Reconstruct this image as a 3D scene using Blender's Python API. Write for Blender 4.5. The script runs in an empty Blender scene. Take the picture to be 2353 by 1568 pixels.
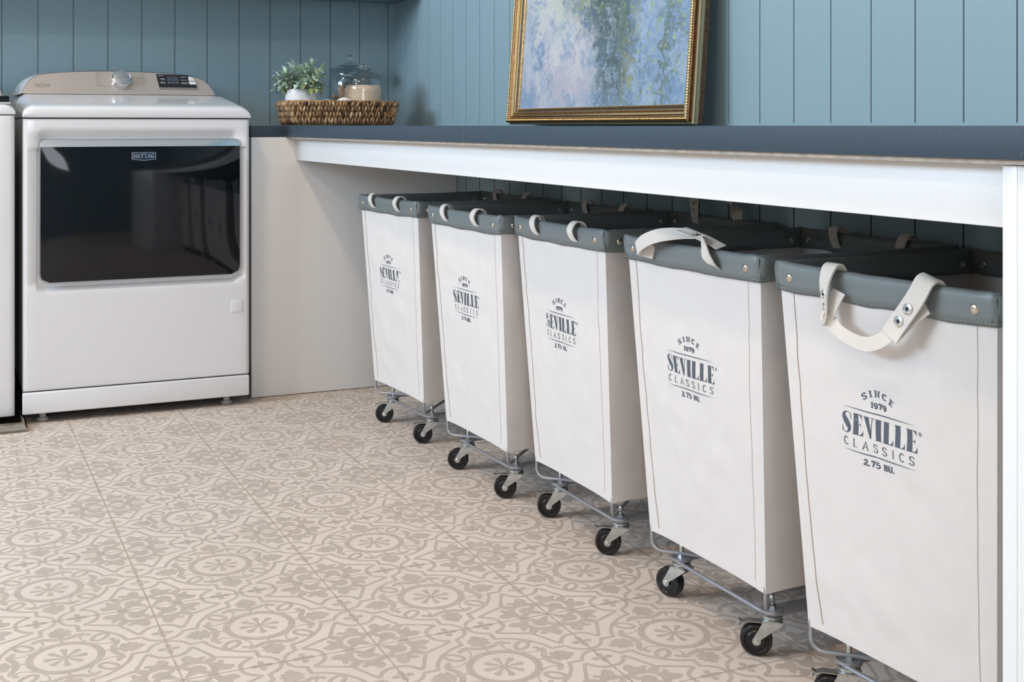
import bpy, math, random
from mathutils import Vector, Matrix, noise

# ------------------------------------------------------------------ camera, world, lights, exposure
scene = bpy.context.scene
COL = scene.collection
EYE = 0.8948
YAW = 0.416915
cam_data = bpy.data.cameras.new('camera')
cam_data.sensor_width = 36.0
cam_data.lens = 2818.6 / 2353.0 * 36.0
cam_data.shift_x = (1176.5 - 1103.94) / 2353.0
cam_data.shift_y = -(784.0 - 289.0) / 2353.0
cam_data.clip_start = 0.02
cam = bpy.data.objects.new('camera', cam_data)
cam.location = (0, 0, EYE)
cam.rotation_euler = (math.pi / 2, 0, -YAW)
COL.objects.link(cam)
scene.camera = cam

world = bpy.data.worlds.new('world')
scene.world = world
world.use_nodes = True
bg = world.node_tree.nodes['Background']
bg.inputs['Color'].default_value = (0.75, 0.87, 1.0, 1)
bg.inputs['Strength'].default_value = 1.0

scene.view_settings.view_transform = 'Standard'
scene.view_settings.look = 'None'
scene.view_settings.gamma = 1.0
scene.view_settings.use_curve_mapping = False
scene.view_settings.exposure = 0.0


def area(name, loc, rot, sx, sy, power, color, spread=math.pi):
    d = bpy.data.lights.new(name, 'AREA')
    d.shape = 'RECTANGLE'
    d.size = sx
    d.size_y = sy
    d.energy = power
    d.color = color
    d.spread = spread
    o = bpy.data.objects.new(name, d)
    o.location = loc
    o.rotation_euler = rot
    COL.objects.link(o)
    return o


RX0, RX1 = -3.6, 1.675
RY0, RY1 = -2.2, 4.64
CEIL = 3.1
# daylight just outside the two windows (left wall, and the wall behind the camera)
area('window_daylight_left', (RX0 - 0.2, 3.0, 2.35), (0, -math.pi / 2, 0), 1.2, 2.5, 218, (0.62, 0.795, 1.0))
area('window_daylight_front', (-0.6, RY0 - 0.25, 1.55), (math.pi / 2, 0, 0), 2.2, 1.6, 60, (0.90, 0.93, 1.0))
# warm recessed ceiling lamps
LAMPS = [(-0.15, 2.9), (-0.15, 1.0), (-1.6, 2.9), (-1.6, 1.0)]
for lx, ly in LAMPS:
    d = bpy.data.lights.new('ceiling_lamp_light', 'AREA')
    d.shape = 'DISK'
    d.size = 0.22
    d.energy = 15.5
    d.color = (1.0, 0.72, 0.48)
    o = bpy.data.objects.new('ceiling_lamp_light', d)
    o.location = (lx, ly, CEIL - 0.012)
    COL.objects.link(o)


# ------------------------------------------------------------------ helpers
def tag(o, label=None, cat=None, group=None, kind=None):
    if label: o['label'] = label
    if cat: o['category'] = cat
    if group: o['group'] = group
    if kind: o['kind'] = kind
    return o


def empty(name, loc=(0, 0, 0), rz=0.0, parent=None):
    o = bpy.data.objects.new(name, None)
    o.empty_display_size = 0.05
    o.location = loc
    o.rotation_euler = (0, 0, rz)
    if parent: o.parent = parent
    COL.objects.link(o)
    return o


def copy_tree(o, parent=None):
    c = o.copy()
    COL.objects.link(c)
    c.parent = parent
    for ch in list(o.children):
        copy_tree(ch, c)
    return c


class MB:
    def __init__(s):
        s.v = []; s.f = []; s.m = []; s.cur = 0

    def add(s, verts, faces, mat=None):
        b = len(s.v)
        s.v.extend([tuple(p) for p in verts])
        k = s.cur if mat is None else mat
        for f in faces:
            s.f.append([b + i for i in f]); s.m.append(k)

    def box(s, x0, x1, y0, y1, z0, z1, mat=None):
        v = [(x0, y0, z0), (x1, y0, z0), (x1, y1, z0), (x0, y1, z0), (x0, y0, z1), (x1, y0, z1), (x1, y1, z1), (x0, y1, z1)]
        s.add(v, [(0, 3, 2, 1), (4, 5, 6, 7), (0, 1, 5, 4), (1, 2, 6, 5), (2, 3, 7, 6), (3, 0, 4, 7)], mat)

    def bbox(s, x0, x1, y0, y1, z0, z1, r, mat=None, seg=3):
        """box with rounded edges, built by inflating a box grid"""
        cx, cy, cz = (x0 + x1) / 2, (y0 + y1) / 2, (z0 + z1) / 2
        hx, hy, hz = (x1 - x0) / 2, (y1 - y0) / 2, (z1 - z0) / 2
        r = min(r, hx, hy, hz)

        def axis(h):
            a = [-h + r * (1 - math.cos(math.pi / 2 * i / seg)) for i in range(seg + 1)]
            return a + [-q for q in reversed(a)]
        ax = [axis(hx), axis(hy), axis(hz)]
        n = len(ax[0])
        H = (hx, hy, hz)
        for d in range(3):
            for sg in (-1, 1):
                e, g = (d + 1) % 3, (d + 2) % 3
                vs = []
                for i in range(n):
                    for j in range(n):
                        p = [0, 0, 0]
                        p[d] = sg * H[d]; p[e] = ax[e][i]; p[g] = ax[g][j]
                        c = [max(-H[k] + r, min(H[k] - r, p[k])) for k in range(3)]
                        w = Vector([p[k] - c[k] for k in range(3)])
                        if w.length > 1e-9:
                            w = w.normalized() * r
                        vs.append((cx + c[0] + w[0], cy + c[1] + w[1], cz + c[2] + w[2]))
                fs = []
                for i in range(n - 1):
                    for j in range(n - 1):
                        q = (i * n + j, (i + 1) * n + j, (i + 1) * n + j + 1, i * n + j + 1)
                        fs.append(q if sg > 0 else q[::-1])
                s.add(vs, fs, mat)

    def tube(s, pts, r, seg=8, closed=False, mat=None, radii=None, caps=True):
        pts = [Vector(p) for p in pts]
        n = len(pts)
        vs = []
        up = None
        for i in range(n):
            if closed:
                t = pts[(i + 1) % n] - pts[i - 1]
            else:
                t = pts[min(i + 1, n - 1)] - pts[max(i - 1, 0)]
            t.normalize()
            if up is None:
                a = Vector((0, 0, 1)) if abs(t.z) < 0.9 else Vector((1, 0, 0))
                up = (a - t * a.dot(t)).normalized()
            else:
                up = (up - t * up.dot(t))
                if up.length < 1e-6:
                    a = Vector((1, 0, 0)); up = a - t * a.dot(t)
                up.normalize()
            sd = t.cross(up)
            rr = radii[i] if radii else r
            for k in range(seg):
                a = 2 * math.pi * k / seg
                vs.append(pts[i] + up * (math.cos(a) * rr) + sd * (math.sin(a) * rr))
        fs = []
        m = n if closed else n - 1
        for i in range(m):
            for k in range(seg):
                a = i * seg + k; b = i * seg + (k + 1) % seg
                c = ((i + 1) % n) * seg + (k + 1) % seg; d = ((i + 1) % n) * seg + k
                fs.append((a, b, c, d))
        if caps and not closed:
            fs.append(tuple(range(seg - 1, -1, -1)))
            fs.append(tuple((n - 1) * seg + k for k in range(seg)))
        s.add(vs, fs, mat)

    def lathe(s, prof, c=(0, 0, 0), seg=32, mat=None, axis='z', closed=False, rad=None):
        """prof: (radius, height) points, bottom to top"""
        vs = []; n = len(prof)
        for r, h in prof:
            for k in range(seg):
                a = 2 * math.pi * k / seg
                rr = r * (rad(a, h) if rad else 1)
                x, y = rr * math.cos(a), rr * math.sin(a)
                if axis == 'z': p = (x, y, h)
                elif axis == 'y': p = (x, h, -y)
                else: p = (h, x, y)
                vs.append((c[0] + p[0], c[1] + p[1], c[2] + p[2]))
        fs = []
        for i in range(n if closed else n - 1):
            for k in range(seg):
                a = i * seg + k; b = i * seg + (k + 1) % seg
                i2 = (i + 1) % n
                fs.append((a, b, i2 * seg + (k + 1) % seg, i2 * seg + k))
        s.add(vs, fs, mat)

    def strap(s, pts, wd, w, t, mat=None):
        """flat strap: path pts, width directions wd, width w, thickness t"""
        pts = [Vector(p) for p in pts]; n = len(pts)
        vs = []
        for i in range(n):
            tn = (pts[min(i + 1, n - 1)] - pts[max(i - 1, 0)]).normalized()
            d = Vector(wd[i] if isinstance(wd, list) else wd)
            d = (d - tn * d.dot(tn)).normalized()
            nn = tn.cross(d)
            ww = w[i] if isinstance(w, list) else w
            for a, b in ((-1, -1), (1, -1), (1, 1), (-1, 1)):
                vs.append(pts[i] + d * (a * ww / 2) + nn * (b * t / 2))
        fs = [(3, 2, 1, 0)]
        for i in range(n - 1):
            for k in range(4):
                fs.append((i * 4 + k, i * 4 + (k + 1) % 4, (i + 1) * 4 + (k + 1) % 4, (i + 1) * 4 + k))
        fs.append(tuple((n - 1) * 4 + k for k in range(4)))
        s.add(vs, fs, mat)

    def prism(s, poly, fn, d0, d1, mat=None):
        """poly 2D, fn(x, y, d) -> 3D; extruded from d0 to d1"""
        n = len(poly)
        vs = [fn(x, y, d0) for x, y in poly] + [fn(x, y, d1) for x, y in poly]
        fs = [tuple(range(n)), tuple(range(2 * n - 1, n - 1, -1))]
        for k in range(n):
            fs.append((k, n + k, n + (k + 1) % n, (k + 1) % n))
        s.add(vs, fs, mat)

    def build(s, name, mats, parent=None, smooth=35, loc=None):
        me = bpy.data.meshes.new(name)
        me.from_pydata(s.v, [], s.f)
        if not isinstance(mats, (list, tuple)): mats = [mats]
        for m in mats: me.materials.append(m)
        if len(mats) > 1:
            me.polygons.foreach_set('material_index', s.m)
        me.update()
        if smooth:
            me.polygons.foreach_set('use_smooth', [True] * len(me.polygons))
            me.set_sharp_from_angle(angle=math.radians(smooth))
        o = bpy.data.objects.new(name, me)
        COL.objects.link(o)
        if parent: o.parent = parent
        if loc: o.location = loc
        return o


def recalc(o):
    import bmesh
    bm = bmesh.new(); bm.from_mesh(o.data)
    bmesh.ops.recalc_face_normals(bm, faces=bm.faces)
    bm.to_mesh(o.data); bm.free()
    return o


def catmull(pts, n=8, closed=False):
    P = [Vector(p) for p in pts]; N = len(P); out = []
    rng = range(N) if closed else range(N - 1)
    for i in rng:
        if closed:
            a, b, c, d = P[i - 1], P[i], P[(i + 1) % N], P[(i + 2) % N]
        else:
            a, b, c, d = P[max(i - 1, 0)], P[i], P[i + 1], P[min(i + 2, N - 1)]
        for k in range(n):
            t = k / n
            out.append(0.5 * ((2 * b) + (c - a) * t + (2 * a - 5 * b + 4 * c - d) * t * t + (3 * b - a - 3 * c + d) * t ** 3))
    if not closed: out.append(P[-1])
    return out


def sstep(a, b, x):
    t = max(0.0, min(1.0, (x - a) / (b - a)))
    return t * t * (3 - 2 * t)


# ------------------------------------------------------------------ materials
def mat(name, col, rough=0.5, metal=0.0, **kw):
    m = bpy.data.materials.new(name)
    m.use_nodes = True
    nt = m.node_tree
    p = nt.nodes['Principled BSDF']
    p.inputs['Base Color'].default_value = (*col, 1)
    p.inputs['Roughness'].default_value = rough
    p.inputs['Metallic'].default_value = metal
    if 'coat' in kw:
        p.inputs['Coat Weight'].default_value = kw['coat']
        p.inputs['Coat Roughness'].default_value = kw.get('coatr', 0.05)
    if 'trans' in kw:
        p.inputs['Transmission Weight'].default_value = kw['trans']
    if 'ior' in kw:
        p.inputs['IOR'].default_value = kw['ior']
    if 'spec' in kw:
        p.inputs['Specular IOR Level'].default_value = kw['spec']
    if 'sheen' in kw:
        p.inputs['Sheen Weight'].default_value = kw['sheen']
    if 'sss' in kw:
        p.inputs['Subsurface Weight'].default_value = kw['sss']
    var = kw.get('var')       # (scale, amount) brightness variation with the same hue
    bump = kw.get('bump')     # (scale, strength, distance)
    if var or bump:
        tc = nt.nodes.new('ShaderNodeTexCoord')
        mp = nt.nodes.new('ShaderNodeMapping')
        mp.inputs['Scale'].default_value = kw.get('stretch', (1, 1, 1))
        nt.links.new(tc.outputs['Object'], mp.inputs['Vector'])
    if var:
        n = nt.nodes.new('ShaderNodeTexNoise')
        n.inputs['Scale'].default_value = var[0]
        n.inputs['Detail'].default_value = 5
        nt.links.new(mp.outputs['Vector'], n.inputs['Vector'])
        cr = nt.nodes.new('ShaderNodeValToRGB')
        a = 1 - var[1]; b = 1 + var[1]
        c2 = kw.get('col2')
        lo = c2 if c2 else [c * a for c in col]
        cr.color_ramp.elements[0].position = 0.35
        cr.color_ramp.elements[1].position = 0.65
        cr.color_ramp.elements[0].color = (*lo, 1)
        cr.color_ramp.elements[1].color = (*[min(1, c * b) for c in col], 1)
        nt.links.new(n.outputs['Fac'], cr.inputs['Fac'])
        nt.links.new(cr.outputs['Color'], p.inputs['Base Color'])
    if bump:
        n = nt.nodes.new('ShaderNodeTexNoise')
        n.inputs['Scale'].default_value = bump[0]
        n.inputs['Detail'].default_value = 3
        nt.links.new(mp.outputs['Vector'], n.inputs['Vector'])
        bp = nt.nodes.new('ShaderNodeBump')
        bp.inputs['Strength'].default_value = bump[1]
        bp.inputs['Distance'].default_value = bump[2]
        nt.links.new(n.outputs['Fac'], bp.inputs['Height'])
        nt.links.new(bp.outputs['Normal'], p.inputs['Normal'])
    return m


M = {}
M['wall_blue'] = mat('wall_blue', (0.255, 0.362, 0.405), 0.45, bump=(350, 0.12, 0.001))
M['wall_white'] = mat('wall_white', (0.74, 0.72, 0.69), 0.7)
M['ceiling'] = mat('ceiling', (0.8, 0.79, 0.77), 0.8)
M['cab_white'] = mat('cab_white', (0.78, 0.775, 0.755), 0.38, bump=(120, 0.03, 0.001))
M['counter'] = mat('counter', (0.040, 0.061, 0.083), 0.55, spec=0.3, var=(420, 0.16), bump=(500, 0.08, 0.0006))
M['ply'] = mat('ply', (0.47, 0.40, 0.33), 0.7, var=(60, 0.15))
M['joint'] = mat('joint', (0.16, 0.165, 0.17), 0.6)
M['scratch'] = mat('scratch', (0.2, 0.22, 0.24), 0.6)
M['tile'] = mat('tile', (0.675, 0.582, 0.505), 0.62, var=(6, 0.035), bump=(160, 0.04, 0.0008))
M['tile_print'] = mat('tile_print', (0.480, 0.405, 0.343), 0.62, var=(40, 0.05), bump=(160, 0.04, 0.0008))
M['grout'] = mat('grout', (0.42, 0.345, 0.285), 0.85, var=(90, 0.18))
M['enamel'] = mat('enamel', (0.74, 0.745, 0.76), 0.22, coat=0.5, coatr=0.08, bump=(900, 0.02, 0.0003))
M['champagne'] = mat('champagne', (0.40, 0.36, 0.325), 0.36, 0.3)
M['chrome'] = mat('chrome', (0.82, 0.83, 0.84), 0.07, 1.0)
M['brushed'] = mat('brushed', (0.50, 0.51, 0.53), 0.28, 1.0)
M['door_glass'] = mat('door_glass', (0.004, 0.005, 0.007), 0.045, 0.0, spec=0.42)
M['display'] = mat('display', (0.012, 0.012, 0.014), 0.12)
M['screen'] = mat('screen', (0.05, 0.06, 0.085), 0.15)
M['silver_key'] = mat('silver_key', (0.66, 0.67, 0.66), 0.35)
M['mark_white'] = mat('mark_white', (0.55, 0.56, 0.58), 0.5)
M['mark_brown'] = mat('mark_brown', (0.15, 0.13, 0.115), 0.5)
M['mark_grey'] = mat('mark_grey', (0.19, 0.18, 0.17), 0.4)
M['badge_blue'] = mat('badge_blue', (0.012, 0.022, 0.06), 0.2, coat=0.5)
M['plastic_foot'] = mat('plastic_foot', (0.42, 0.41, 0.38), 0.5)
M['dark'] = mat('dark', (0.012, 0.012, 0.012), 0.7)
M['steel_pan'] = mat('steel_pan', (0.30, 0.26, 0.21), 0.32, 0.9, var=(30, 0.2))
M['canvas'] = mat('canvas', (0.665, 0.628, 0.595), 0.85, sheen=0.1, var=(35, 0.012), bump=(900, 0.15, 0.0005))
M['webbing'] = mat('webbing', (0.67, 0.62, 0.56), 0.85, sheen=0.2, bump=(1200, 0.3, 0.0005))
M['vinyl'] = mat('vinyl', (0.165, 0.19, 0.19), 0.42, bump=(700, 0.1, 0.0004))
M['thread'] = mat('thread', (0.46, 0.47, 0.46), 0.8)
M['seam'] = mat('seam', (0.40, 0.30, 0.22), 0.85)  # real seam, its brown taking in the shadow along the overlapping edge
M['seam_light'] = mat('seam_light', (0.60, 0.53, 0.47), 0.85)
M['ink'] = mat('ink', (0.082, 0.098, 0.122), 0.8)
M['rivet'] = mat('rivet', (0.62, 0.54, 0.45), 0.2, 1.0)
M['nickel'] = mat('nickel', (0.72, 0.71, 0.68), 0.18, 1.0)
M['wire'] = mat('wire', (0.36, 0.36, 0.375), 0.42, 0.6)
M['zinc'] = mat('zinc', (0.55, 0.58, 0.57), 0.3, 1.0, var=(60, 0.1))
M['rubber'] = mat('rubber', (0.008, 0.008, 0.009), 0.3)
M['rubber_hub'] = mat('rubber_hub', (0.014, 0.014, 0.016), 0.4)
M['gold'] = mat('gold', (0.66, 0.40, 0.15), 0.28, 1.0, var=(120, 0.25), bump=(300, 0.3, 0.0006))
M['gold_bright'] = mat('gold_bright', (0.95, 0.74, 0.42), 0.22, 1.0)
M['gold_brown'] = mat('gold_brown', (0.25, 0.115, 0.04), 0.32, 0.75, var=(90, 0.3), bump=(200, 0.2, 0.0006))
M['gold_dark'] = mat('gold_dark', (0.12, 0.075, 0.042), 0.42, 0.6, var=(150, 0.35))
M['gold_green'] = mat('gold_green', (0.42, 0.36, 0.22), 0.42, 0.6)
M['frame_back'] = mat('frame_back', (0.10, 0.07, 0.045), 0.8)
M['ceramic'] = mat('ceramic', (0.80, 0.78, 0.77), 0.45)
M['soil'] = mat('soil', (0.03, 0.022, 0.015), 0.95)
M['leaf'] = mat('leaf', (0.55, 0.66, 0.49), 0.6, var=(28, 0.2), col2=(0.33, 0.48, 0.39), sheen=0.4)
M['leaf_y'] = mat('leaf_y', (0.50, 0.54, 0.20), 0.6, var=(40, 0.2), col2=(0.34, 0.40, 0.14))
M['stem'] = mat('stem', (0.15, 0.10, 0.055), 0.7)
M['wicker'] = mat('wicker', (0.40, 0.235, 0.11), 0.6, var=(55, 0.30), col2=(0.17, 0.085, 0.035), bump=(260, 0.5, 0.001), stretch=(1, 1, 0.35))
M['wicker_dark'] = mat('wicker_dark', (0.05, 0.026, 0.012), 0.7)
M['wicker_pale'] = mat('wicker_pale', (0.56, 0.39, 0.215), 0.6, var=(70, 0.25), col2=(0.30, 0.18, 0.085), bump=(260, 0.5, 0.001), stretch=(1, 1, 0.35))
M['wicker_mid'] = mat('wicker_mid', (0.27, 0.155, 0.075), 0.6, var=(70, 0.3), bump=(260, 0.5, 0.001), stretch=(1, 1, 0.35))
M['wool'] = mat('wool', (0.86, 0.80, 0.72), 0.95, sheen=0.6, bump=(160, 0.5, 0.002))
M['grain'] = mat('grain', (0.86, 0.70, 0.52), 0.8)
M['peg_wood'] = mat('peg_wood', (0.40, 0.245, 0.14), 0.65, var=(80, 0.2), stretch=(1, 1, 0.2))
M['lamp_disc'] = mat('lamp_disc', (0.9, 0.9, 0.9), 0.4)
p_ = M['lamp_disc'].node_tree.nodes['Principled BSDF']
p_.inputs['Emission Color'].default_value = (1.0, 0.78, 0.55, 1)
p_.inputs['Emission Strength'].default_value = 4.0
g_ = mat('jar_glass', (0.97, 0.985, 0.985), 0.0, trans=1.0, ior=1.45)
M['glass'] = g_
g2 = mat('pane_glass', (1, 1, 1), 0.0, trans=1.0, ior=1.0)
M['pane'] = g2


def thin_glass_material():
    m = bpy.data.materials.new('thin_glass')
    m.use_nodes = True
    nt = m.node_tree
    for n in list(nt.nodes): nt.nodes.remove(n)
    o = nt.nodes.new('ShaderNodeOutputMaterial')
    mx = nt.nodes.new('ShaderNodeMixShader')
    tr_ = nt.nodes.new('ShaderNodeBsdfTransparent'); tr_.inputs['Color'].default_value = (0.985, 0.992, 0.992, 1)
    gl = nt.nodes.new('ShaderNodeBsdfGlossy'); gl.inputs['Roughness'].default_value = 0.02
    lw = nt.nodes.new('ShaderNodeLayerWeight'); lw.inputs['Blend'].default_value = 0.22
    mr = nt.nodes.new('ShaderNodeMapRange'); mr.inputs['To Min'].default_value = 0.03; mr.inputs['To Max'].default_value = 0.38
    nt.links.new(lw.outputs['Facing'], mr.inputs['Value'])
    nt.links.new(mr.outputs['Result'], mx.inputs[0])
    nt.links.new(tr_.outputs[0], mx.inputs[1]); nt.links.new(gl.outputs[0], mx.inputs[2])
    nt.links.new(mx.outputs[0], o.inputs['Surface'])
    return m


M['thin_glass'] = thin_glass_material()


def painting_material():
    m = bpy.data.materials.new('painted_canvas')
    m.use_nodes = True
    nt = m.node_tree; N = nt.nodes; L = nt.links
    p = N['Principled BSDF']
    p.inputs['Roughness'].default_value = 0.42
    tc = N.new('ShaderNodeTexCoord')
    sep = N.new('ShaderNodeSeparateXYZ')
    # local coordinates: x along the width (0..1), y up (0..1)
    # paint dabs displace the lookup
    nd = N.new('ShaderNodeTexNoise'); nd.inputs['Scale'].default_value = 34; nd.inputs['Detail'].default_value = 6
    L.new(tc.outputs['UV'], nd.inputs['Vector'])
    sub = N.new('ShaderNodeVectorMath'); sub.operation = 'SUBTRACT'; sub.inputs[1].default_value = (0.5, 0.5, 0.5)
    L.new(nd.outputs['Color'], sub.inputs[0])
    scl = N.new('ShaderNodeVectorMath'); scl.operation = 'SCALE'; scl.inputs['Scale'].default_value = 0.16
    L.new(sub.outputs[0], scl.inputs[0])
    addv = N.new('ShaderNodeVectorMath'); addv.operation = 'ADD'
    L.new(tc.outputs['UV'], addv.inputs[0]); L.new(scl.outputs[0], addv.inputs[1])

    def blob(cx, cy, rx, ry, soft=0.5):
        mp = N.new('ShaderNodeMapping'); mp.vector_type = 'POINT'
        mp.inputs['Location'].default_value = (-cx / rx, -cy / ry, 0)
        mp.inputs['Scale'].default_value = (1 / rx, 1 / ry, 0)
        L.new(addv.outputs[0], mp.inputs['Vector'])
        ln = N.new('ShaderNodeVectorMath'); ln.operation = 'LENGTH'
        L.new(mp.outputs[0], ln.inputs[0])
        mr = N.new('ShaderNodeMapRange'); mr.interpolation_type = 'SMOOTHSTEP'
        mr.inputs['From Min'].default_value = 1 + soft; mr.inputs['From Max'].default_value = 1 - soft
        L.new(ln.outputs['Value'], mr.inputs['Value'])
        return mr.outputs['Result']

    def noise_mask(scale, lo, hi, sx=1, sy=1, det=5):
        mp = N.new('ShaderNodeMapping'); mp.inputs['Scale'].default_value = (sx, sy, 1)
        L.new(addv.outputs[0], mp.inputs['Vector'])
        n = N.new('ShaderNodeTexNoise'); n.inputs['Scale'].default_value = scale; n.inputs['Detail'].default_value = det
        L.new(mp.outputs[0], n.inputs['Vector'])
        mr = N.new('ShaderNodeMapRange'); mr.inputs['From Min'].default_value = lo; mr.inputs['From Max'].default_value = hi
        L.new(n.outputs['Fac'], mr.inputs['Value'])
        return mr.outputs['Result']

    def mul(a, b):
        q = N.new('ShaderNodeMath'); q.operation = 'MULTIPLY'
        if isinstance(a, float): q.inputs[0].default_value = a
        else: L.new(a, q.inputs[0])
        if isinstance(b, float): q.inputs[1].default_value = b
        else: L.new(b, q.inputs[1])
        return q.outputs[0]

    cur = None

    def layer(fac, col):
        nonlocal cur
        mx = N.new('ShaderNodeMix'); mx.data_type = 'RGBA'
        if isinstance(cur, tuple): mx.inputs[6].default_value = (*cur, 1)
        else: L.new(cur, mx.inputs[6])
        mx.inputs[7].default_value = (*col, 1)
        L.new(fac, mx.inputs[0])
        cur = mx.outputs[2]
    cur = (0.19, 0.29, 0.44)
    layer(noise_mask(7, 0.42, 0.62), (0.33, 0.42, 0.51))
    layer(noise_mask(16, 0.50, 0.66, 1, 0.7), (0.15, 0.24, 0.37))
    # pale blossoms lower left
    layer(mul(blob(0.27, 0.20, 0.26, 0.20, 0.6), noise_mask(9, 0.38, 0.56)), (0.56, 0.54, 0.54))
    layer(mul(blob(0.18, 0.36, 0.22, 0.12, 0.7), noise_mask(14, 0.42, 0.58)), (0.52, 0.54, 0.50))
    layer(mul(blob(0.30, 0.07, 0.18, 0.09, 0.6), noise_mask(12, 0.44, 0.58)), (0.46, 0.42, 0.47))
    # green haze along the upper left
    layer(mul(blob(0.12, 0.56, 0.34, 0.14, 0.5), noise_mask(12, 0.34, 0.58)), (0.26, 0.32, 0.20))
    layer(mul(blob(0.28, 0.54, 0.10, 0.18, 0.6), noise_mask(18, 0.36, 0.58)), (0.30, 0.34, 0.16))
    # pale top middle and right
    layer(mul(blob(0.44, 0.60, 0.13, 0.10, 0.6), noise_mask(12, 0.36, 0.56)), (0.52, 0.53, 0.56))
    layer(mul(blob(0.86, 0.54, 0.17, 0.13, 0.6), noise_mask(12, 0.36, 0.56)), (0.54, 0.55, 0.56))
    # dark foliage mass
    layer(mul(blob(0.53, 0.42, 0.19, 0.19, 0.5), noise_mask(20, 0.28, 0.50)), (0.060, 0.095, 0.110))
    layer(mul(blob(0.60, 0.24, 0.11, 0.26, 0.6), noise_mask(22, 0.32, 0.54)), (0.080, 0.120, 0.118))
    layer(mul(blob(0.44, 0.38, 0.10, 0.10, 0.6), noise_mask(26, 0.46, 0.60)), (0.26, 0.34, 0.15))
    # hanging vertical strokes to the right
    layer(mul(blob(0.80, 0.46, 0.24, 0.56, 0.4), noise_mask(13, 0.52, 0.62, 1, 0.10, 3)), (0.13, 0.18, 0.15))
    layer(mul(blob(0.72, 0.50, 0.22, 0.50, 0.4), noise_mask(17, 0.56, 0.66, 1, 0.12, 3)), (0.28, 0.28, 0.20))
    layer(mul(blob(0.82, 0.40, 0.22, 0.44, 0.4), noise_mask(30, 0.58, 0.68, 1, 0.4, 3)), (0.30, 0.36, 0.12))
    # scattered dabs
    layer(mul(noise_mask(60, 0.60, 0.68), 0.55), (0.62, 0.62, 0.60))
    layer(mul(noise_mask(75, 0.62, 0.70, 1, 0.8), 0.5), (0.06, 0.10, 0.16))
    L.new(cur, p.inputs['Base Color'])
    bn = N.new('ShaderNodeTexNoise'); bn.inputs['Scale'].default_value = 130; bn.inputs['Detail'].default_value = 4
    L.new(tc.outputs['UV'], bn.inputs['Vector'])
    bp = N.new('ShaderNodeBump'); bp.inputs['Strength'].default_value = 0.4; bp.inputs['Distance'].default_value = 0.0015
    L.new(bn.outputs['Fac'], bp.inputs['Height']); L.new(bp.outputs['Normal'], p.inputs['Normal'])
    return m


# ------------------------------------------------------------------ vector lettering (own stroke font)
# each glyph: (advance, [polylines]); unit box height 1, x to advance. widths follow a broad-nib rule
def arc(cx, cy, rx, ry, a0, a1, n=10):
    return [(cx + rx * math.cos(math.radians(a0 + (a1 - a0) * i / n)), cy + ry * math.sin(math.radians(a0 + (a1 - a0) * i / n))) for i in range(n + 1)]


_S = [(0.86, 0.80), (0.80, 0.93), (0.62, 1.0), (0.42, 1.0), (0.22, 0.93), (0.13, 0.79), (0.18, 0.66), (0.38, 0.56), (0.62, 0.46), (0.82, 0.35), (0.88, 0.21), (0.78, 0.07), (0.56, 0.0), (0.36, 0.0), (0.18, 0.07), (0.12, 0.21)]
GL = {
    'S': [_S],
    'I': [[(0.5, 0), (0.5, 1)]],
    'E': [[(0.2, 0), (0.2, 1)], [(0.2, 1), (0.85, 1)], [(0.2, 0.52), (0.7, 0.52)], [(0.2, 0), (0.88, 0)]],
    'L': [[(0.25, 0), (0.25, 1)], [(0.25, 0), (0.88, 0)]],
    'V': [[(0.08, 1), (0.5, 0), (0.92, 1)]],
    'N': [[(0.15, 0), (0.15, 1), (0.85, 0), (0.85, 1)]],
    'C': [arc(0.52, 0.5, 0.42, 0.5, 42, 318, 18)],
    'A': [[(0.06, 0), (0.5, 1), (0.94, 0)], [(0.24, 0.34), (0.76, 0.34)]],
    'M': [[(0.08, 0), (0.12, 1), (0.5, 0.1), (0.88, 1), (0.92, 0)]],
    'Y': [[(0.08, 1), (0.5, 0.48), (0.92, 1)], [(0.5, 0.5), (0.5, 0)]],
    'T': [[(0.5, 0), (0.5, 1)], [(0.06, 1), (0.94, 1)]],
    'G': [arc(0.52, 0.5, 0.42, 0.5, 42, 330, 18) + [(0.9, 0.42)], [(0.6, 0.42), (0.95, 0.42)]],
    'B': [[(0.2, 0), (0.2, 1)], [(0.2, 1), (0.55, 1), (0.76, 0.92), (0.8, 0.76), (0.72, 0.6), (0.5, 0.53), (0.2, 0.53)], [(0.5, 0.53), (0.8, 0.46), (0.9, 0.27), (0.8, 0.07), (0.55, 0), (0.2, 0)]],
    'U': [[(0.15, 1), (0.15, 0.3), (0.26, 0.07), (0.5, 0), (0.74, 0.07), (0.85, 0.3), (0.85, 1)]],
    'R': [[(0.2, 0), (0.2, 1)], [(0.2, 1), (0.55, 1), (0.8, 0.92), (0.85, 0.75), (0.78, 0.58), (0.55, 0.5), (0.2, 0.5)], [(0.5, 0.5), (0.9, 0)]],
    '1': [[(0.25, 0.8), (0.52, 1), (0.52, 0)], [(0.25, 0), (0.8, 0)]],
    '9': [arc(0.5, 0.68, 0.34, 0.32, 0, 360, 16), [(0.84, 0.68), (0.8, 0.3), (0.62, 0.04), (0.36, 0.0), (0.22, 0.1)]],
    '7': [[(0.14, 0.82), (0.16, 1), (0.86, 1), (0.6, 0.6), (0.44, 0)]],
    '2': [[(0.18, 0.74), (0.26, 0.93), (0.5, 1.0), (0.74, 0.93), (0.8, 0.74), (0.66, 0.5), (0.3, 0.2), (0.14, 0.03), (0.84, 0.03), (0.86, 0.2)]],
    '5': [[(0.8, 1), (0.26, 1), (0.22, 0.56), (0.5, 0.64), (0.78, 0.54), (0.85, 0.32), (0.72, 0.08), (0.45, 0.0), (0.2, 0.06), (0.16, 0.2)]],
    '.': [],
    ' ': [],
}
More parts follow.
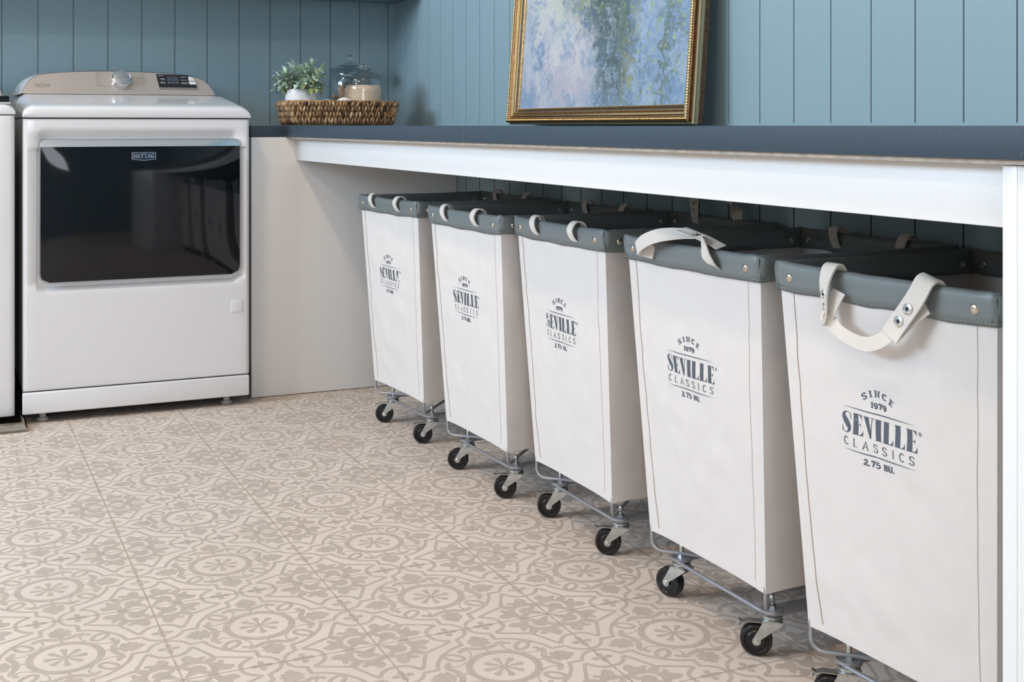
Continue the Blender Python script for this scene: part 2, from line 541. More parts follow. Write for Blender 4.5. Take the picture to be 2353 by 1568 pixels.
SERIF = {'I': [(0.5, 0), (0.5, 1)], 'E': [(0.2, 0), (0.2, 1)], 'L': [(0.25, 0), (0.25, 1)], 'V': [(0.08, 1), (0.92, 1)], 'N': [(0.15, 0), (0.15, 1), (0.85, 1)],
         'A': [(0.06, 0), (0.94, 0)], 'M': [(0.08, 0), (0.12, 1), (0.88, 1), (0.92, 0)], 'Y': [(0.08, 1), (0.92, 1), (0.5, 0)], 'T': [(0.5, 0)],
         'B': [(0.2, 0), (0.2, 1)], 'U': [(0.15, 1), (0.85, 1)], 'R': [(0.2, 0), (0.2, 1)]}


def ribbon(pl, wx, wy, k=(1, 1)):
    """2D polyline in final units -> list of quads; vertical strokes wx thick, horizontal strokes wy thick"""
    n = len(pl); L = []; R = []
    for i in range(n):
        ns = []
        for a, b in ((i - 1, i), (i, i + 1)):
            if a < 0 or b >= n: continue
            dx, dy = pl[b][0] - pl[a][0], pl[b][1] - pl[a][1]
            l = math.hypot(dx, dy) or 1e-9
            ns.append((-dy / l, dx / l))
        nx = sum(q[0] for q in ns); ny = sum(q[1] for q in ns)
        l = math.hypot(nx, ny) or 1e-9
        nx /= l; ny /= l
        w = abs(nx) * wx + abs(ny) * wy
        cosm = max(0.5, abs(nx * ns[0][0] + ny * ns[0][1]))
        w = w / 2 / cosm
        L.append((pl[i][0] + nx * w, pl[i][1] + ny * w)); R.append((pl[i][0] - nx * w, pl[i][1] - ny * w))
    return [[L[i], R[i], R[i + 1], L[i + 1]] for i in range(n - 1)]


def text_quads(txt, cx, y0, h, cw, gap, wx, wy, serif=0.0, curve=None, heavy=False):
    """quads for a centred line of text. cw char width, gap extra spacing"""
    out = []
    adv = {'I': 0.62, '.': 0.45, ' ': 0.5, '1': 0.8}
    tot = sum(cw * adv.get(c, 1) for c in txt) + gap * (len(txt) - 1)
    x = cx - tot / 2
    for c in txt:
        w = cw * adv.get(c, 1)
        xo = x + (w - cw) / 2 if c in ('I',) else x
        if c == '.': xo = x - cw * 0.2
        q = []
        if c == '.': q.append([(x, y0), (x + wx * 0.9, y0), (x + wx * 0.9, y0 + wx * 0.9), (x, y0 + wx * 0.9)])
        for pl in GL[c]:
            pts = [(xo + px * cw, y0 + wy / 2 + py * (h - wy)) for px, py in pl]
            if c in 'SC29G5' and len(pts) > 6:
                pts = [(p.x, p.y) for p in catmull([(a, b, 0) for a, b in pts], 3)]
            q += ribbon(pts, wx, wy)
        if serif:
            for sx, sy in SERIF.get(c, []):
                yy = y0 + wy / 2 + sy * (h - wy)
                sw = (wx + serif * cw) / 2
                q.append([(xo + sx * cw - sw, yy - wy / 2), (xo + sx * cw + sw, yy - wy / 2), (xo + sx * cw + sw, yy + wy / 2), (xo + sx * cw - sw, yy + wy / 2)])
            if heavy and c in 'EL':   # tall wedge serifs on arms
                ex = xo + 0.88 * cw
                q.append([(ex, y0), (ex + wy, y0), (ex + wy, y0 + h * 0.26), (ex - wy * .2, y0 + h * 0.16)])
                q.append([(ex - cw * 0.16, y0 + wy), (ex, y0 + wy * .5), (ex, y0 + h * 0.18), (ex - cw * .03, y0 + h * 0.1)])
                if c == 'E':
                    ex2 = xo + 0.85 * cw
                    q.append([(ex2, y0 + h), (ex2 + wy, y0 + h), (ex2 + wy, y0 + h * 0.78), (ex2 - wy * .2, y0 + h * 0.86)])
                    q.append([(ex2 - cw * 0.14, y0 + h - wy), (ex2, y0 + h - wy * .5), (ex2, y0 + h * 0.84), (ex2 - cw * .03, y0 + h * 0.92)])
                    ex3 = xo + 0.7 * cw
                    q.append([(ex3 - wy * .5, y0 + h * 0.42), (ex3 + wy * .5, y0 + h * 0.42), (ex3 + wy * .5, y0 + h * 0.62), (ex3 - wy * .5, y0 + h * 0.62)])
        if curve:   # bend on a circle of radius 'curve' about (cx, y0 - curve)
            q2 = []
            for poly in q:
                pp = []
                for px, py in poly:
                    a = (px - cx) / curve
                    r = curve + (py - y0)
                    pp.append((cx + r * math.sin(a), y0 - curve + r * math.cos(a)))
                q2.append(pp)
            q = q2
        out += q
        x += w + gap
    return out


def quads_to_mb(mb, quads, fn, t=0.0, step=2e-6):
    """flat print; each quad gets its own hair-thin level so that overlaps stay clean"""
    for i, q in enumerate(quads):
        d = t + (i % 40) * step
        pts = [fn(x, y, d) for x, y in q]
        mb.add(pts, [tuple(range(len(pts)))])


# ------------------------------------------------------------------ floor: printed cement tiles
T = 0.33
GX, GY = 0.36243, 3.65383          # a grout crossing


def tile_shapes():
    """polygons of one octant (p along an axis, q <= p) in units of half a tile"""
    P = []

    def stroke(pl, w, n=4, curve=True):
        ww = w if isinstance(w, list) else [w] * len(pl)
        c3 = [(a, b, c) for (a, b), c in zip(pl, ww)]
        pts = catmull(c3, n) if curve else [Vector(q) for q in c3]
        m = len(pts); Lf = []; Rt = []
        for i in range(m):
            d = (pts[min(i + 1, m - 1)] - pts[max(i - 1, 0)])
            l = math.hypot(d.x, d.y) or 1e-9
            nx, ny = -d.y / l, d.x / l
            h = pts[i].z * 0.60
            Lf.append((pts[i].x + nx * h, pts[i].y + ny * h)); Rt.append((pts[i].x - nx * h, pts[i].y - ny * h))
        P.append(('s', Lf, Rt))

    def blob(pl, n=4):
        P.append(('b', [(q.x, q.y) for q in catmull([(a, b, 0) for a, b in pl], n, True)]))

    def oblob(pl, n=4):
        P.append(('b', [(q.x, q.y) for q in catmull([(a, b, 0) for a, b in pl], n)]))

    def ring(cx, cy, ra, rb, ia, ib, rot, n=28):
        O = []; I = []
        c, s_ = math.cos(rot), math.sin(rot)
        for k in range(n + 1):
            a = 2 * math.pi * k / n
            for R, (x, y) in ((O, (ra, rb)), (I, (ia, ib))):
                u, v = x * math.cos(a), y * math.sin(a)
                R.append((cx + u * c - v * s_, cy + u * s_ + v * c))
        P.append(('s', O, I))
    r45 = math.sqrt(0.5)
    # calyx arm + stem
    stroke([(0.375, 0.0), (0.46, 0.0)], 0.024, 1, False)
    stroke([(0.470, -0.02), (0.478, 0.06), (0.505, 0.125), (0.535, 0.18), (0.556, 0.25)], [0.06, 0.06, 0.055, 0.05, 0.012])
    # leaf half (with its mirror gives the full leaf)
    oblob([(0.488, 0.0), (0.50, 0.034), (0.528, 0.028), (0.542, 0.06), (0.556, 0.102), (0.590, 0.116), (0.610, 0.090), (0.628, 0.116), (0.658, 0.128), (0.678, 0.096), (0.704, 0.104), (0.728, 0.084), (0.724, 0.056), (0.756, 0.054), (0.774, 0.028), (0.802, 0.0)], 3)
    # scroll loop on the diagonal
    ring(0.54 * r45, 0.54 * r45, 0.130, 0.088, 0.080, 0.036, math.pi / 4)
    # comma
    stroke([(0.32, 0.235), (0.36, 0.205), (0.40, 0.190), (0.452, 0.185), (0.50, 0.215), (0.500, 0.265), (0.462, 0.29)], [0.02, 0.016, 0.016, 0.022, 0.036, 0.05, 0.030])
    # great band with its cusp and slab
    stroke([(0.478, 0.478), (0.525, 0.415), (0.575, 0.345), (0.612, 0.265), (0.636, 0.175)], 0.036)
    stroke([(0.632, 0.190), (0.800, 0.190)], 0.040, 1, False)
    stroke([(0.792, 0.178), (0.836, 0.098), (0.915, 0.040), (1.01, 0.018)], 0.036)
    # edge oval, outer side, and ogee up to the diagonal
    stroke([(1.01, 0.425), (0.915, 0.415), (0.835, 0.355), (0.778, 0.262)], 0.040)
    stroke([(0.782, 0.262), (0.728, 0.345), (0.685, 0.44), (0.648, 0.52), (0.622, 0.585), (0.632, 0.64), (0.665, 0.675)], [0.04, 0.034, 0.034, 0.036, 0.04, 0.042, 0.05])
    stroke([(0.60, 0.60), (0.66, 0.66), (0.73, 0.73)], [0.02, 0.09, 0.03], 3)
    # frame leaf towards the grout
    oblob([(1.01, 0.775), (0.945, 0.735), (0.889, 0.703), (0.832, 0.693), (0.77, 0.705), (0.722, 0.715), (0.700, 0.690), (0.715, 0.662), (0.738, 0.636), (0.730, 0.604), (0.700, 0.592), (0.694, 0.560), (0.725, 0.538), (0.772, 0.556), (0.806, 0.540), (0.832, 0.488), (0.872, 0.462), (0.918, 0.495), (0.940, 0.545), (0.925, 0.600), (0.940, 0.632), (1.01, 0.665)], 3)
    # half of corner leaf
    oblob([(0.992, 0.990), (0.965, 0.938), (0.938, 0.886), (0.912, 0.836), (0.920, 0.808), (0.948, 0.790), (0.958, 0.760), (0.942, 0.732), (0.910, 0.728), (0.886, 0.746), (0.864, 0.752), (0.850, 0.732), (0.815, 0.734), (0.787, 0.745), (0.763, 0.7625)], 3)
    # flower in the edge oval
    for a in (0, 90, 180, 270):
        ca, sa = math.cos(math.radians(a)), math.sin(math.radians(a))
        pl = [(0.012, -0.012), (0.05, -0.034), (0.095, -0.032), (0.118, 0.0), (0.095, 0.032), (0.05, 0.034), (0.012, 0.012)]
        blob([(1.0 + x * ca - y * sa, 0.215 + x * sa + y * ca) for x, y in pl], 2)
    return P


def clip_half(poly, a, b, c):
    """keep a*x+b*y<=c"""
    out = []
    n = len(poly)
    for i in range(n):
        p, q = poly[i], poly[(i + 1) % n]
        dp, dq = a * p[0] + b * p[1] - c, a * q[0] + b * q[1] - c
        if dp <= 0: out.append(p)
        if (dp < 0) != (dq < 0) and abs(dp - dq) > 1e-12:
            t = dp / (dp - dq)
            out.append((p[0] + (q[0] - p[0]) * t, p[1] + (q[1] - p[1]) * t))
    return out


def tile_mesh():
    polys = []     # (level, polygon)
    lim = 0.991
    for li, sh in enumerate(tile_shapes()):
        if sh[0] == 's':
            A, B = sh[1], sh[2]
            pieces = [[A[i], B[i], B[i + 1], A[i + 1]] for i in range(len(A) - 1)]
        else:
            pieces = [sh[1]]
        for pi_, pc in enumerate(pieces):
            pc = clip_half(pc, 1, 0, lim)
            if len(pc) > 2: pc = clip_half(pc, 0, -1, 0.0)
            if len(pc) > 2: pc = clip_half(pc, -1, 1, 0.0)
            if len(pc) < 3: continue
            polys.append((li * 3 + pi_ % 3, pc))
    res = []
    for k in range(8):
        for li, pc in polys:
            q = pc
            if k & 1: q = [(y, x) for x, y in q]
            if k & 2: q = [(-x, y) for x, y in q]
            if k & 4: q = [(x, -y) for x, y in q]
            ar = sum(q[i][0] * q[(i + 1) % len(q)][1] - q[(i + 1) % len(q)][0] * q[i][1] for i in range(len(q)))
            if ar < 0: q = q[::-1]
            res.append((li, q))
    # ring, hub, petals
    n = 72
    for i in range(n):
        a, b = 2 * math.pi * i / n, 2 * math.pi * (i + 1) / n
        res.append((5000 + i % 2, [(0.312 * math.cos(a), 0.312 * math.sin(a)), (0.388 * math.cos(a), 0.388 * math.sin(a)), (0.388 * math.cos(b), 0.388 * math.sin(b)), (0.312 * math.cos(b), 0.312 * math.sin(b))]))
    res.append((5003, [(0.045 * math.cos(2 * math.pi * i / 20), 0.045 * math.sin(2 * math.pi * i / 20)) for i in range(20)]))
    for k in range(8):
        ca, sa = math.cos(k * math.pi / 4), math.sin(k * math.pi / 4)
        pl = [(0.03, -0.008), (0.12, -0.022), (0.18, -0.038), (0.208, -0.030), (0.218, 0.0), (0.208, 0.030), (0.18, 0.038), (0.12, 0.022), (0.03, 0.008)]
        res.append((5005 + k, [(x * ca - y * sa, x * sa + y * ca) for x, y in pl]))
    return res


def build_floor():
    import bmesh
    mb = MB()
    i0, i1 = math.floor((RX0 - GX) / T), math.ceil((RX1 - GX) / T)
    j0, j1 = math.floor((RY0 - GY) / T), math.ceil((RY1 - GY) / T)
    mb.add([(RX0, RY0, 0), (RX1, RY0, 0), (RX1, RY1, 0), (RX0, RY1, 0)], [(0, 1, 2, 3)], 0)
    # grout lines: wide along the depth of the room, thin across
    for i in range(i0, i1 + 1):
        x = GX + i * T
        if RX0 < x < RX1:
            mb.add([(x - 0.0016, RY0, 0.00026), (x + 0.0016, RY0, 0.00026), (x + 0.0016, RY1, 0.00026), (x - 0.0016, RY1, 0.00026)], [(0, 1, 2, 3)], 2)
    for j in range(j0, j1 + 1):
        y = GY + j * T
        if RY0 < y < RY1:
            mb.add([(RX0, y - 0.0009, 0.00025), (RX1, y - 0.0009, 0.00025), (RX1, y + 0.0009, 0.00025), (RX0, y + 0.0009, 0.00025)], [(0, 1, 2, 3)], 2)
    # one printed tile, triangulated once
    bm = bmesh.new()
    h = T / 2
    for lv, q in tile_mesh():
        z = 0.00005 + (lv if lv < 5000 else lv - 5000 + 66) * 2e-6
        vs = [bm.verts.new((x * h, y * h, z)) for x, y in q]
        try: bm.faces.new(vs).normal_update()
        except ValueError: pass
    bmesh.ops.triangulate(bm, faces=bm.faces[:])
    bm.verts.index_update()
    tv = [tuple(v.co) for v in bm.verts]
    tf = []
    for f in bm.faces:
        a, b, c = [v.co for v in f.verts]
        ar = (b.x - a.x) * (c.y - a.y) - (c.x - a.x) * (b.y - a.y)
        if abs(ar) < 1e-9: continue
        ix = [v.index for v in f.verts]
        tf.append(tuple(ix) if ar > 0 else tuple(reversed(ix)))
    bm.free()
    for i in range(i0, i1):
        for j in range(j0, j1):
            cx, cy = GX + (i + 0.5) * T, GY + (j + 0.5) * T
            if cx - h < RX0 - 0.2 or cx + h > RX1 + 0.2: continue
            if cy < -0.9 or cx < -1.9: continue      # print only where the room can be looked into
            if cx + h > RX1 + 0.02 or cy + h > RY1 + 0.02: continue
            mb.add([(x + cx, y + cy, z) for x, y, z in tv], tf, 1)
    o = mb.build('floor', [M['tile'], M['tile_print'], M['grout']], smooth=0)
    tag(o, kind='structure')
    return o


build_floor()


# ------------------------------------------------------------------ room shell
def grooved(name, plane, fixed, a0, a1, z0, z1, grooves, gz0, gw, depth, mat_, sign):
    """wall panelled with vertical grooves. plane 'x': face at x=fixed running in y; 'y': face at y=fixed running in x.
    sign: direction in which the groove goes into the wall"""
    mb = MB()
    cuts = sorted(g for g in grooves if a0 + gw < g < a1 - gw)

    def P(a, z, d=0.0):
        return (fixed + sign * d, a, z) if plane == 'x' else (a, fixed + sign * d, z)
    edges = [a0]
    for g in cuts: edges += [g - gw / 2, g + gw / 2]
    edges.append(a1)
    for k in range(0, len(edges), 2):
        e0, e1 = edges[k], edges[k + 1]
        for (za, zb) in ((z0, gz0[0]), (gz0[0], gz0[1]), (gz0[1], z1)) if gz0[1] < z1 else ((z0, gz0[0]), (gz0[0], z1)):
            if zb - za > 1e-5:
                mb.add([P(e0, za), P(e1, za), P(e1, zb), P(e0, zb)], [(0, 1, 2, 3)])
    for g in cuts:
        l, r = g - gw / 2, g + gw / 2
        # bottom skirt of the groove closed
        if gz0[0] > z0: mb.add([P(l, z0), P(r, z0), P(r, gz0[0]), P(l, gz0[0])], [(0, 1, 2, 3)])
        zt = min(z1, gz0[1])
        mb.add([P(l, gz0[0]), P(l, zt), P(l + gw * .15, zt, depth), P(l + gw * .15, gz0[0], depth)], [(0, 1, 2, 3)])
        mb.add([P(r, gz0[0]), P(r, zt), P(r - gw * .15, zt, depth), P(r - gw * .15, gz0[0], depth)], [(0, 1, 2, 3)])
        mb.add([P(l + gw * .15, gz0[0], depth), P(r - gw * .15, gz0[0], depth), P(r - gw * .15, zt, depth), P(l + gw * .15, zt, depth)], [(0, 1, 2, 3)])
        mb.add([P(l, gz0[0]), P(r, gz0[0]), P(r - gw * .15, gz0[0], depth), P(l + gw * .15, gz0[0], depth)], [(0, 1, 2, 3)])
    # backing
    b = MB()
    t = 0.12
    if plane == 'x': mb.box(fixed + sign * 0.02, fixed + sign * t, a0, a1, z0, z1) if sign > 0 else mb.box(fixed - t, fixed - 0.02, a0, a1, z0, z1)
    else: mb.box(a0, a1, fixed + 0.02, fixed + t, z0, z1) if sign > 0 else mb.box(a0, a1, fixed - t, fixed - 0.02, z0, z1)
    o = mb.build(name, mat_, smooth=0)
    tag(o, kind='structure')
    return o


GA = [0.2082 + 0.12025 * k for k in range(-40, 13)]          # grooves on the far wall (x)
GB = [1.534 + 0.1186 * k for k in range(-32, 27)]            # grooves on the right wall (y)
grooved('wall_far', 'y', RY1, RX0, RX1, 0, CEIL, GA, (0.9, CEIL), 0.0042, 0.006, M['wall_blue'], 1)
grooved('wall_right', 'x', RX1, RY0, RY1, 0, CEIL, GB, (0.9, CEIL), 0.0036, 0.006, M['wall_blue'], 1)
# the right wall's boards continue below the worktop
mb = MB()
mb.cur = 0
for k, g in enumerate(GB):
    if 0.3 < g < 3.97:
        mb.box(RX1 - 0.0004, RX1 + 0.001, g - 0.0016, g + 0.0016, 0.005, 0.853)
tag(mb.build('trim_1', M['dark'], smooth=0), kind='structure')


def wall_with_window(name, plane, fixed, a0, a1, w0, w1, z0, z1, mat_, sign):
    mb = MB()
    t = 0.14
    f0, f1 = (fixed, fixed + sign * t) if sign > 0 else (fixed - t, fixed)

    def bx(p0, p1, q0, q1):
        if plane == 'x': mb.box(f0, f1, p0, p1, q0, q1)
        else: mb.box(p0, p1, f0, f1, q0, q1)
    bx(a0, w0, 0, CEIL); bx(w1, a1, 0, CEIL); bx(w0, w1, 0, z0); bx(w0, w1, z1, CEIL)
    return tag(mb.build(name, mat_, smooth=0), kind='structure')


WL = (1.75, 4.25, 1.75, 2.95)
WF = (-1.6, 0.4, 0.8, 2.3)
wall_with_window('wall_left', 'x', RX0, RY0, RY1, WL[0], WL[1], WL[2], WL[3], M['wall_white'], -1)
wall_with_window('wall_front', 'y', RY0, RX0, RX1, WF[0], WF[1], WF[2], WF[3], M['wall_blue'], -1)
for nm, plane, fx, w in (('window_1', 'x', RX0 - 0.07, WL), ('window_2', 'y', RY0 - 0.07, WF)):
    mb = MB()
    b = 0.045

    def wb(p0, p1, q0, q1, d=0.025):
        if plane == 'x': mb.box(fx - d, fx + d, p0, p1, q0, q1)
        else: mb.box(p0, p1, fx - d, fx + d, q0, q1)
    wb(w[0], w[0] + b, w[2], w[3]); wb(w[1] - b, w[1], w[2], w[3])
    wb(w[0] + b, w[1] - b, w[2], w[2] + b); wb(w[0] + b, w[1] - b, w[3] - b, w[3])
    wb((w[0] + w[1]) / 2 - 0.02, (w[0] + w[1]) / 2 + 0.02, w[2] + b, w[3] - b, 0.02)
    o = tag(mb.build(nm, M['cab_white'], smooth=0), kind='structure')
mb = MB(); mb.box(RX0 - .14, RX1 + .12, RY0 - .14, RY1 + .12, CEIL, CEIL + 0.1)
tag(mb.build('ceiling', M['ceiling'], smooth=0), kind='structure')
for lx, ly in LAMPS:
    t = empty('recessed_lamp', (lx, ly, CEIL))
    where = 'far' if ly > 2 else 'near'
    side = 'right, beside the worktop' if lx > -1 else 'left, towards the window'
    tag(t, 'round recessed ceiling lamp, %s row on the %s' % (where, side), 'ceiling lamp', 'recessed lamps in the ceiling')
    mb = MB(); mb.lathe([(0.112, 0.0), (0.135, 0.0), (0.135, -0.006), (0.112, -0.003), (0.112, 0.0)], (0, 0, 0), 28)
    mb.build('trim_ring', M['ceiling'], t)
    mb = MB(); mb.lathe([(0.0001, -0.002), (0.112, -0.002)], (0, 0, 0), 28)
    mb.build('diffuser', M['lamp_disc'], t)

# ------------------------------------------------------------------ built-in worktop
PY = 3.982          # end panel face
CF = 1.055          # worktop front edge
AP = 1.092          # apron face
YR = 0.2
PIL = 1.0         # left edge of the right-hand cabinet
ct = empty('countertop', (CF, 0, 0.858))
tag(ct, 'long dark slate blue-grey worktop running along the panelled wall', 'worktop')
ct_inv = Matrix.Translation((-CF, 0, -0.858))
mb = MB()
X0, X1 = 0, RX1 - CF
# L-shaped slab
mb.bbox(0, X1 - 0.001, YR, RY1 - 0.001, 0, 0.0366, 0.0014, seg=1)
mb.build('slab', M['counter'], ct)
mb = MB()
mb.bbox(0.9395 - CF, 0.0003, PY - 0.0005, RY1 - 0.001, 0.0, 0.0366, 0.0012, seg=1)
mb.build('corner_slab', M['counter'], ct)
mb = MB()
mb.box(-0.0006, 0.35, 2.474, 2.4752, 0.0008, 0.0368)
mb.build('joint_line', M['joint'], ct)
mb = MB()
mb.box(-0.0006, 0.004, PY + 0.0004 - 0.003, PY + 0.001 - 0.0015, 0.0008, 0.0362)
mb.build('joint_line', M['joint'], ct)
random.seed(3)
mb = MB()
for k in range(26):     # tiny pale scratches and chips on the front edge
    y = random.uniform(0.95, 3.9) ** 1.0; z = random.uniform(0.002, 0.034)
    l = random.uniform(0.001, 0.004)
    a = random.uniform(-1, 1)
    mb.tube([(-0.0002, y, z), (-0.0002, y + l * math.cos(a), z + l * math.sin(a))], 0.00028, 4)
mb.tube([(-0.0001, 0.93, 0.036), (-0.0001, 0.962, 0.004)], 0.0004, 4)
tag(mb.build('scratch', M['scratch'], ct), kind='stuff')

mb = MB()
mb.box(1.062, RX1 - 0.002, PIL - 0.7, PY - 0.002, 0.8525, 0.8578)
sub = mb.build('plywood_backing', M['ply'], smooth=0)
tag(sub, 'thin tan plywood strip showing between worktop and white apron', 'backing board')
mb = MB(); mb.bbox(AP, AP + 0.02, PIL, PY - 0.0005, 0.7805, 0.8522, 0.0012, seg=1)
tag(mb.build('apron_board', M['cab_white']), 'long white apron board under the worktop above the rolling hampers', 'apron')
mb = MB(); mb.bbox(0.9425, RX1 - 0.0015, PY, PY + 0.03, 0.002, 0.8572, 0.0012, seg=1)
tag(mb.build('end_panel', M['cab_white']), 'white end panel standing under the worktop beside the dryer', 'panel')
t = empty('base_cabinet', (1.07, 0.3, 0))
tag(t, 'white base cabinet under the worktop at the right edge of the view', 'cabinet')
mb = MB()
mb.bbox(0, RX1 - 1.07 - 0.002, PIL - 0.3 - 0.02, PIL - 0.3, 0.0, 0.8515, 0.001, seg=1)
mb.build('side_panel', M['cab_white'], t)
mb = MB()
mb.bbox(0.0, 0.02, -0.1, PIL - 0.3 - 0.0202, 0.0, 0.8515, 0.001, seg=1)
mb.build('front_panel', M['cab_white'], t)


# shelf above the machines, just over the top of the view
t = empty('wall_shelf', (0.2, RY1, 1.384))
tag(t, 'blue painted shelf across the far wall, just above the dryer and tray', 'shelf')
mb = MB(); mb.bbox(-1.6, RX1 - 0.2 - 0.002, -0.32, -0.002, 0.0, 0.036, 0.002, seg=1)
mb.build('board', M['wall_blue'], t)
for bx_ in (-1.2, -0.4, 0.4, 1.2):
    mb = MB(); mb.prism([(-0.002, 0.036), (-0.26, 0.036), (-0.002, 0.24)], lambda y, z, d, b=bx_: (b + d, y, z), -0.012, 0.012)
    recalc(mb.build('bracket', M['wall_blue'], t, smooth=0))


# ------------------------------------------------------------------ dryer
def rrect(x0, x1, z0, z1, r, n=8, rt=None):
    """rounded rectangle outline; rt: radius of the two top corners"""
    rt = r if rt is None else rt
    out = []
    for cx, cz, rr, a0 in ((x1 - r, z0 + r, r, -90), (x1 - rt, z1 - rt, rt, 0), (x0 + rt, z1 - rt, rt, 90), (x0 + r, z0 + r, r, 180)):
        for k in range(n + 1):
            a = math.radians(a0 + 90 * k / n)
            out.append((cx + rr * math.cos(a), cz + rr * math.sin(a)))
    return out


DXL, DXR, DYF = 0.2335, 0.918, 3.9


def appliance_body(parent, xl, xr, zb, zt, yf, yb, recess=None):
    """front shell with rounded vertical edges and a pressed recess"""
    mb = MB()
    nx, nz = 110, 130
    R = 0.014
    xs = [xl + (xr - xl) * i / nx for i in range(nx + 1)]
    # finer columns at the edges
    for k in range(6):
        xs[k] = xl + R * (1 - math.cos(math.pi / 2 * k / 5)) if k < 6 else xs[k]
        xs[nx - k] = xr - R * (1 - math.cos(math.pi / 2 * k / 5))
    zs = [zb + (zt - zb) * j / nz for j in range(nz + 1)]
    for k in range(4):
        zs[k] = zb + 0.006 * (1 - math.cos(math.pi / 2 * k / 3)); zs[nz - k] = zt - 0.006 * (1 - math.cos(math.pi / 2 * k / 3))

    def edge(d, r):
        if d >= r: return 0.0
        return r - math.sqrt(max(0, r * r - (r - d) ** 2))

    def yo(x, z):
        y = edge(min(x - xl, xr - x), R) + edge(min(z - zb, zt - z), 0.005)
        if recess:
            x0, x1, z0, z1, r, dep, soft = recess
            cx, cz = (x0 + x1) / 2, (z0 + z1) / 2
            qx, qz = abs(x - cx) - (x1 - x0) / 2 + r, abs(z - cz) - (z1 - z0) / 2 + r
            d = math.hypot(max(qx, 0), max(qz, 0)) + min(max(qx, qz), 0) - r
            s_ = soft if z > cz + (z1 - z0) / 2 - 0.06 else soft * 0.45
            y += dep * sstep(0.0, 1.0, -d / s_)
        return y
    vs = [(x, yf + yo(x, z), z) for z in zs for x in xs]
    n = nx + 1
    fs = [(j * n + i, j * n + i + 1, (j + 1) * n + i + 1, (j + 1) * n + i) for j in range(nz) for i in range(nx)]
    mb.add(vs, fs)
    # sides, top, bottom and back
    y0 = yf + R
    for x in (xl, xr):
        mb.add([(x, y0, zb), (x, yb, zb), (x, yb, zt), (x, y0, zt)], [(0, 1, 2, 3)])
    mb.add([(xl, yf + 0.012, zt - .0001), (xr, yf + 0.012, zt - .0001), (xr, yb, zt), (xl, yb, zt)], [(0, 1, 2, 3)])
    mb.add([(xl, yf + 0.008, zb), (xr, yf + 0.008, zb), (xr, yb, zb), (xl, yb, zb)], [(0, 1, 2, 3)])
    mb.add([(xl, yb, zb), (xr, yb, zb), (xr, yb, zt), (xl, yb, zt)], [(0, 1, 2, 3)])
    return mb


dr = empty('dryer', ((DXL + DXR) / 2, DYF, 0))
tag(dr, 'white front-loading clothes dryer with dark glass door beside the end panel', 'dryer')
dr.location = (0, 0, 0)


def place_origin(root, loc):
    """move the empty to the thing's base without moving its parts"""
    root.location = loc
    for c in root.children:
        c.location = Vector(c.location) - Vector(loc)


DYB = 4.58
appliance_body(dr, DXL, DXR, 0.0985, 0.9165, DYF, DYB, (0.264, 0.893, 0.392, 0.888, 0.035, 0.020, 0.030)).build('cabinet', M['enamel'], dr)
mb = MB()
mb.bbox(DXL - 0.001, DXR - 0.002, DYF - 0.003, DYF + 0.025, 0.030, 0.0955, 0.005)
mb.build('kick_panel', M['enamel'], dr)
mb = MB(); mb.box(DXL + 0.01, DXR - 0.01, DYF + 0.02, DYB, 0.034, 0.0985)
mb.build('base_frame', M['dark'], dr)
for fx in (0.293, 0.852):
    for fy in (DYF + 0.045, DYB - 0.05):
        mb = MB()
        mb.lathe([(0.0001, 0.0), (0.0165, 0.0), (0.0175, 0.006), (0.0165, 0.009), (0.0105, 0.0095), (0.0105, 0.036)], (fx, fy, 0.0012), 20)
        mb.build('foot', M['plastic_foot'], dr)

# top deck, rounded front and side edges, rising to the console
def deck(parent, xl, xr, yf, yb, name, m, z0=0.9195, front=None):
    st = front or [(yf - 0.004, 0.9200), (yf - 0.0065, 0.9250), (yf - 0.0065, 0.9400), (yf - 0.004, 0.9470), (yf + 0.003, 0.9525), (yf + 0.018, 0.9575), (yf + 0.06, 0.9640), (yf + 0.16, 0.9770), (yf + 0.30, 0.9935), (yf + 0.40, 1.0000), (yb, 1.0000)]
    mb = MB()
    vs = []
    N = 24
    for y, zt in st:
        prof = []
        hgt = zt - z0
        rr = 0.034
        xs = []
        for k in range(9):
            a = math.pi / 2 * k / 8
            xs.append((xl + rr * (1 - math.cos(a)), math.sin(a)))
        row = [(xl - 0.002, z0)]
        for x, s_ in xs: row.append((x - 0.002 * (1 - s_), z0 + hgt * (0.30 + 0.70 * s_)))
        for k in range(1, N): row.append((xl + rr + (xr - xl - 2 * rr) * k / N, zt))
        for x, s_ in reversed(xs): row.append((xl + xr - x + 0.002 * (1 - s_), z0 + hgt * (0.30 + 0.70 * s_)))
        row.append((xr + 0.002, z0))
        n = len(row)
        vs += [(x, y, z) for x, z in row]
    fs = [(j * n + i, j * n + i + 1, (j + 1) * n + i + 1, (j + 1) * n + i) for j in range(len(st) - 1) for i in range(n - 1)]
    fs.append(tuple(range(n)))
    fs.append(tuple(range((len(st) - 1) * n, len(st) * n)))
    mb.add(vs, fs)
    o = mb.build(name, m, parent, smooth=40)
    recalc(o)
    return o


deck(dr, DXL + 0.001, DXR - 0.001, DYF, DYB, 'top_deck', M['enamel'])
mb = MB(); mb.box(DXL + 0.004, DXR - 0.004, DYF + 0.006, DYB - 0.01, 0.915, 0.921)
mb.build('seam_gap', M['dark'], dr)

# console: leaning panel with arched top
CY0 = 4.30          # bottom of console front


def console_pt(x, z, d=0.0):
    """point on the leaning console face at height z; d = distance out of the face"""
    s_ = 0.60
    y = CY0 + (z - 0.998) * s_ - d * 0.857
    return (x, y, z + d * 0.514)


